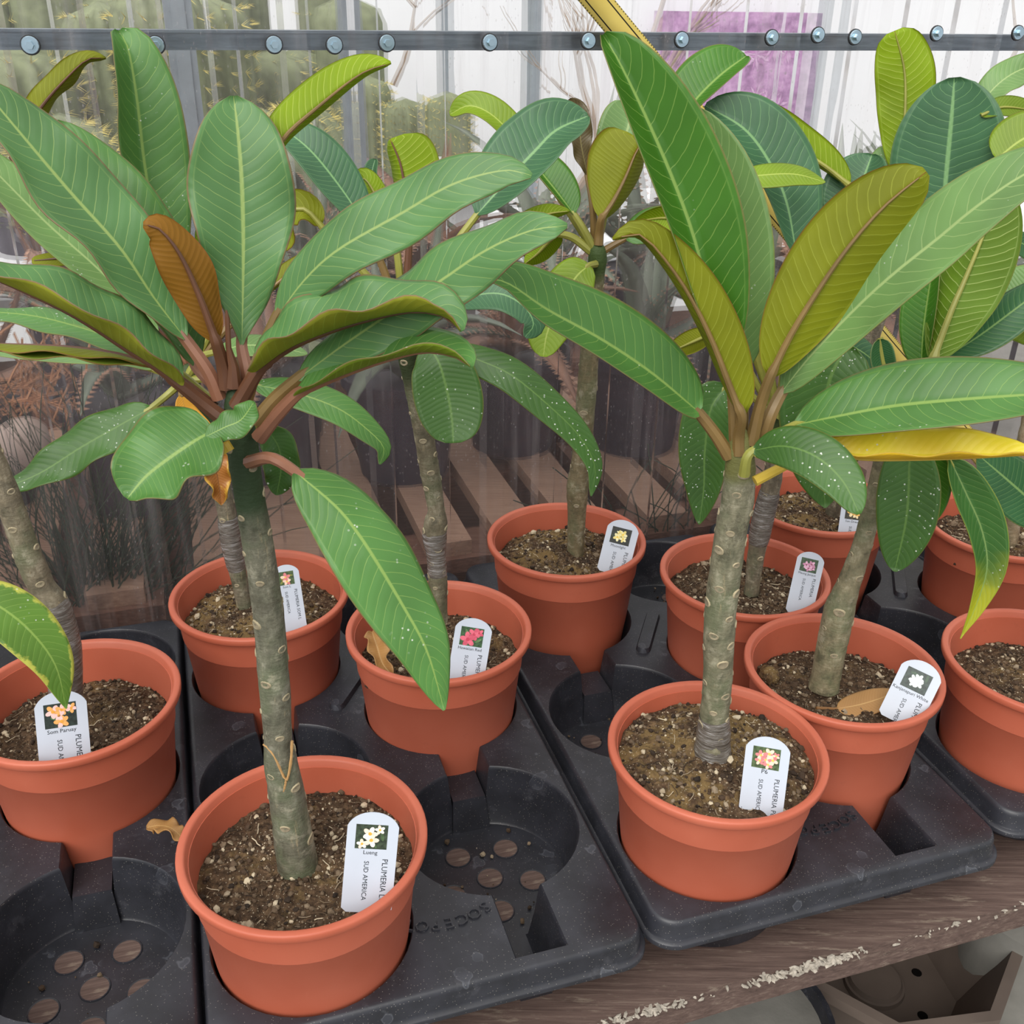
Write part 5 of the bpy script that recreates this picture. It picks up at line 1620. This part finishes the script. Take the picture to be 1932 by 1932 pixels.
# rush-like bush pressed against the sheet at the left
rb = MB(); random.seed(31)
for i in range(230):
    u0 = -0.175 + random.gauss(0, 0.035); v0 = 0.575 + random.uniform(-0.01, 0.05)
    d = random.gauss(0.12, 0.55); L0 = random.uniform(0.12, 0.34)
    pts = []
    bend = random.uniform(-0.9, 0.9)
    x, z, an = 0.0, 0.0, d
    for q in range(7):
        pts.append(uv3(u0 + x, v0 + 0.012 * math.sin(i + q * 0.3), ZB + 0.0 + z))
        x += math.sin(an) * L0 / 6; z += math.cos(an) * L0 / 6; an += bend * 0.22
    rb.tube(pts, [0.0011 * (1 - 0.1 * q) for q in range(7)], 4, caps=False)
o = rb.build('rush_stems', M_RUSH, smooth=True)
tag(o, 'dark green wiry rush-like bush behind the plastic wall at the left', 'bush', None, 'stuff')
rb2 = MB()
for i in range(40):
    u0 = 0.56 + random.gauss(0, 0.07); v0 = 0.552 + random.uniform(-0.008, 0.01); an = random.gauss(0, 0.35); L0 = random.uniform(0.06, 0.2)
    pts = []; x = z = 0.0; bd = random.uniform(-1, 1)
    for q in range(6):
        pts.append(uv3(u0 + x, v0, ZB + z)); x += math.sin(an) * L0 / 5; z += math.cos(an) * L0 / 5; an += bd * 0.25
    rb2.tube(pts, 0.0008, 4, caps=False)
tag(rb2.build('grass_wisps', M_RUSH), 'thin green grass wisps behind the wall by the tall right stem', 'grass', None, 'stuff')

# heap of dry stems and pale boulder at the far left
hs_ = MB(); random.seed(44)
for i in range(90):
    c = atv(random.gauss(60, 45), random.gauss(720, 45), 0.74)
    a = random.random() * 6.28; l = random.uniform(0.02, 0.06)
    d = (U * math.cos(a) + Vector((0, 0, math.sin(a))) + V * random.uniform(-0.5, 0.5)).normalized()
    hs_.tube([c - d * l / 2, c + Vector((0, 0, random.uniform(-0.006, 0.006))), c + d * l / 2], 0.0014, 4)
tag(hs_.build('dry_stems', M_STRAW), 'tangle of dry orange-brown stems behind the wall at the left edge', 'dry stems', None, 'stuff')
b = MB(); random.seed(3); b.blob(atv(30, 850, 0.70), 0.055, 3, 0.03, 1.0, 0.6, 0.75)
o = b.build('pale_boulder', M_STONE); tag(o, 'pale pinkish boulder behind the wall at the left edge', 'stone')

# farther back: cactus bench, white panels, posts, poster
ZC = CAM.z - 0.50
b = MB(); b.box(uv3(0.4, 1.85, ZC - 0.02), 4.0, 0.8, 0.04, U, V)
tag(b.build('cactus_table', M_WHITE, smooth=False), 'long table that carries the cacti beyond the plastic wall', 'table')
def barrel(u, v, r, h, label, spine=True, potc=M_RED, name='barrel_cactus', cat='cactus', ribs=16, zb=None):
    zb = ZC if zb is None else zb
    o = empty(name, uv3(u, v, zb)); tag(o, label, cat, 'cacti beyond the plastic wall')
    b = MB(); b.lathe([(0.0, 0.0), (r * 0.75, 0.0), (r * 0.95, 0.09), (r * 1.02, 0.09), (r * 1.02, 0.075), (r * 0.9, 0.07), (0.0, 0.07)], 24, uv3(u, v, zb)); b.build('pot', potc, o)
    vs_, fs = [], []
    nn = ribs * 4; m = 14
    for i in range(m + 1):
        t = i / m
        rr = r * (max(0.0, math.sin(math.pi * min(1, max(0.06, 0.12 + 0.88 * t)))) ** 0.55 if h < r * 2.6 else max(0.0, 1 - max(0, (t - 0.85) / 0.15) ** 2) ** 0.5) * 0.95 + 0.0005
        for q in range(nn):
            a = 2 * math.pi * q / nn
            w = 1 + 0.09 * math.cos(a * ribs)
            vs_.append(uv3(u, v, zb + 0.068 + h * t) + Vector((math.cos(a), math.sin(a), 0)) * rr * w)
    for i in range(m):
        for q in range(nn):
            x = i * nn + q; y = i * nn + (q + 1) % nn
            fs.append((x, y, y + nn, x + nn))
    fs.append(tuple(m * nn + q for q in range(nn)))
    bd = mesh('body', vs_, fs, M_CACT, o)
    if spine:
        sb = MB()
        for i in range(1, m):
            for q in range(0, nn, 4):
                p = vs_[i * nn + q]; d = (p - uv3(u, v, p.z)).normalized()
                for e in range(3):
                    dd = (d + Vector((random.uniform(-.7, .7), random.uniform(-.7, .7), random.uniform(-.5, .9)))).normalized()
                    s = dd.orthogonal().normalized() * 0.0012
                    sb.add([p - s, p + s, p + dd * r * 0.22], [(0, 1, 2)])
        tag(sb.build('spines', M_SPINE, bd, smooth=False), kind='stuff')
random.seed(9)
def pix_u(x, y, v): return to_uv(atv(x, y, v))[0]
CL = [(560, 150, 1.62, 0.105, 0.24, 'large yellow-spined barrel cactus beyond the wall left of the upper middle'),
      (470, 200, 1.75, 0.10, 0.22, 'yellow-spined barrel cactus beyond the wall above the upright ruffled leaf'),
      (110, 200, 1.62, 0.11, 0.22, 'yellow-spined barrel cactus beyond the wall at the upper left corner'),
      (20, 120, 1.85, 0.12, 0.32, 'tall yellowish cactus beyond the wall at the extreme upper left'),
      (380, 60, 1.95, 0.10, 0.42, 'columnar cactus beyond the wall behind the tall left leaf'),
      (300, 40, 1.80, 0.09, 0.44, 'columnar cactus beyond the wall left of the pale post'),
      (690, 190, 1.95, 0.055, 0.26, 'slim cactus beyond the wall right of the upper left post'),
      (760, 210, 1.85, 0.05, 0.22, 'slim cactus beyond the wall above the folded red-ribbed leaf'),
      (842, 220, 1.75, 0.05, 0.24, 'slim yellow-topped cactus beyond the wall near the white tray'),
      (200, 90, 1.95, 0.08, 0.40, 'columnar cactus beyond the wall by the tall left leaf tip')]
for (x, y, v, r, h, lab) in CL:
    barrel(pix_u(x, y, v), v, r, h, lab, True, random.choice([M_RED, M_BLACKPOT]), 'column_cactus' if h > r * 2.6 else 'barrel_cactus')
ORD = ['first', 'second', 'third', 'fourth', 'fifth', 'sixth', 'seventh', 'eighth', 'ninth', 'tenth', 'eleventh', 'twelfth', 'thirteenth', 'fourteenth', 'fifteenth', 'sixteenth']
for i in range(16):
    x = -40 + i * 46 + random.uniform(-14, 14); v = 2.15 + 0.12 * (i % 3)
    h = random.choice([0.30, 0.42, 0.50, 0.58]); r = random.uniform(0.06, 0.10)
    barrel(pix_u(x, 150, v), v, r, max(h, r * 2.7), ORD[i] + ' blurred columnar cactus from the left in the back row beyond the wall', i % 2 == 0, M_BLACKPOT, 'column_cactus', ribs=10)
for i, (x, v, r) in enumerate(((560, 0.98, 0.05), (590, 1.05, 0.045))):
    barrel(pix_u(x, 800, v), v, r, r * 1.3, ['grey round cactus behind the wall right of the front left stem', 'second grey round cactus just behind the first, right of the front left stem'][i], False, M_BLACKPOT, zb=ZPT)

quad_slab('wall_far', [uv3(-2.6, 3.0, 0), uv3(3.6, 3.0, 0), uv3(3.6, 3.0, 2.6), uv3(-2.6, 3.0, 2.6)], 0.03, M_WHITE)
def post(x, v, w, label, mat=M_POST):
    u = pix_u(x, 150, v)
    b = MB(); b.box(uv3(u, v, 1.1), w, 0.04, 2.2, U, V)
    b.box(uv3(u, v - 0.021, 1.1), w * 0.5, 0.004, 2.2, U, V)
    tag(b.build('steel_post', mat, smooth=False), label, 'post', 'greenhouse posts')
post(662, 1.15, 0.03, 'pale steel post beyond the wall at the upper left of the middle')
post(835, 2.3, 0.022, 'thin steel post beyond the wall left of the upper middle')
post(1000, 1.9, 0.034, 'steel post beyond the wall in the upper middle')
post(350, 1.0, 0.035, 'pale steel post beyond the wall behind the two upright left leaves')
post(1540, 2.6, 0.03, 'pale steel post beyond the wall right of the purple poster')

def build_poster():
    m, nt, out = new_mat('purple_flower_print'); N = NT(nt)
    tc = N.n('ShaderNodeTexCoord')
    k = N.noise(tc.outputs['Object'], 22.0, 4, 0.6)
    c = N.ramp(k, [(0.35, lin((132, 96, 134))), (0.5, lin((180, 136, 180))), (0.62, lin((208, 170, 206))), (0.72, lin((124, 140, 118)))])
    N.l(N.bsdf(c, 0.5, 0.3), out.inputs[0])
    fm = simple('purple_petal_print', (196, 134, 190), 0.5, var=0.1, vscale=60)
    fm2 = simple('pale_petal_print', (224, 190, 220), 0.5, var=0.1, vscale=60)
    v = 2.93
    a, c_ = atv(1236, 20, v), atv(1494, 240, v)
    u0, _ = to_uv(a); u1, _ = to_uv(c_)
    z1, z0 = a.z, c_.z
    r = empty('poster', uv3((u0 + u1) / 2, v, z0)); tag(r, 'large purple flower poster hanging beyond the wall at the upper right', 'poster')
    b = MB(); b.box(uv3((u0 + u1) / 2, v, (z0 + z1) / 2), u1 - u0, 0.012, z1 - z0, U, V); b.build('panel', m, r, smooth=False)
    rnd = random.Random(4)
    for i in range(9):
        cu, cz = u0 + (u1 - u0) * rnd.uniform(0.15, 0.85), z0 + (z1 - z0) * rnd.uniform(0.15, 0.85)
        R = rnd.uniform(0.035, 0.055); f = MB()
        for q in range(14):
            an = q * 2 * math.pi / 14
            def P_(rr, aa): return uv3(cu + rr * math.cos(aa), v - 0.0075 - 0.0003 * i, cz + rr * math.sin(aa))
            f.add([P_(0, 0), P_(R * 0.6, an - 0.16), P_(R, an), P_(R * 0.6, an + 0.16)], [(0, 1, 2, 3)], q % 2)
        f.build('printed_flower', [fm, fm2], r, smooth=False)
build_poster()

# bare branches beyond the wall
def branch_tree(x, y, v, label, seed, size=0.5, lean=0.3, base_r=0.012):
    rnd = random.Random(seed)
    root = atv(x, y, v)
    b = MB()
    def grow(p, d, L, r, lev):
        pts = [p]; q = p.copy(); dd = d.copy()
        for i in range(5):
            dd = (dd + Vector((rnd.uniform(-.22, .22), rnd.uniform(-.12, .12), rnd.uniform(-.12, .22)))).normalized()
            q = q + dd * (L / 5); pts.append(q.copy())
        b.tube(pts, [r * (1 - 0.13 * i) for i in range(6)], 6)
        if lev < 3:
            for i in range(3):
                j = rnd.randint(2, 5)
                nd = (dd + Vector((rnd.uniform(-1, 1), rnd.uniform(-.5, .5), rnd.uniform(-.4, .8)))).normalized()
                grow(pts[j], nd, L * rnd.uniform(0.45, 0.7), r * 0.5, lev + 1)
    grow(root, Vector((lean, 0, 1)).normalized(), size, base_r, 0)
    o = b.build('bare_shrub', M_BRANCH)
    tag(o, label, 'shrub', 'bare shrubs beyond the wall')
branch_tree(1010, 430, 1.0, 'bare pale branch slanting up beyond the wall in the upper middle', 2, 0.34, 0.75, 0.010)
branch_tree(1130, 330, 1.2, 'bare branching shrub beyond the wall beside the purple poster', 5, 0.30, 0.4, 0.009)
branch_tree(1870, 260, 1.3, 'bare brown shrub beyond the wall at the upper right edge', 8, 0.30, 0.1, 0.007)
branch_tree(740, 160, 1.4, 'thin bare twig beyond the wall by the pale upper left post', 12, 0.22, 0.6, 0.005)
# upright spiky leaves against the white panel
for i, (x, y, v) in enumerate(((1600, 420, 1.60), (1665, 420, 1.66))):
    p = atv(x, y, v); u, _ = to_uv(p)
    aloe(u, v, p.z - 0.20, 0.30, 12, M_ALOE, ['spiky upright agave beyond the wall below the purple poster', 'spiky upright agave beyond the wall behind the lime leaf'][i], 0.07, 0.13, seed=70 + i, up=1.45, teeth=False)
    b = MB(); b.box(uv3(u, v, (p.z - 0.20) / 2), 0.18, 0.18, p.z - 0.2, U, V)
    tag(b.build('plinth', M_WHITE, smooth=False), ['white plinth under the agave below the poster', 'white plinth under the agave behind the lime leaf'][i], 'plinth')
u_, _ = to_uv(atv(868, 320, 1.55))
b = MB(); b.box(uv3(u_, 1.55, atv(868, 320, 1.55).z), 0.16, 0.16, 0.03, U, V); b.box(uv3(u_, 1.55, atv(868, 320, 1.55).z / 2), 0.05, 0.05, atv(868, 320, 1.55).z, U, V)
tag(b.build('white_stand', M_WHITE, smooth=False), 'small white topped stand beyond the wall near the slim cactus', 'stand')
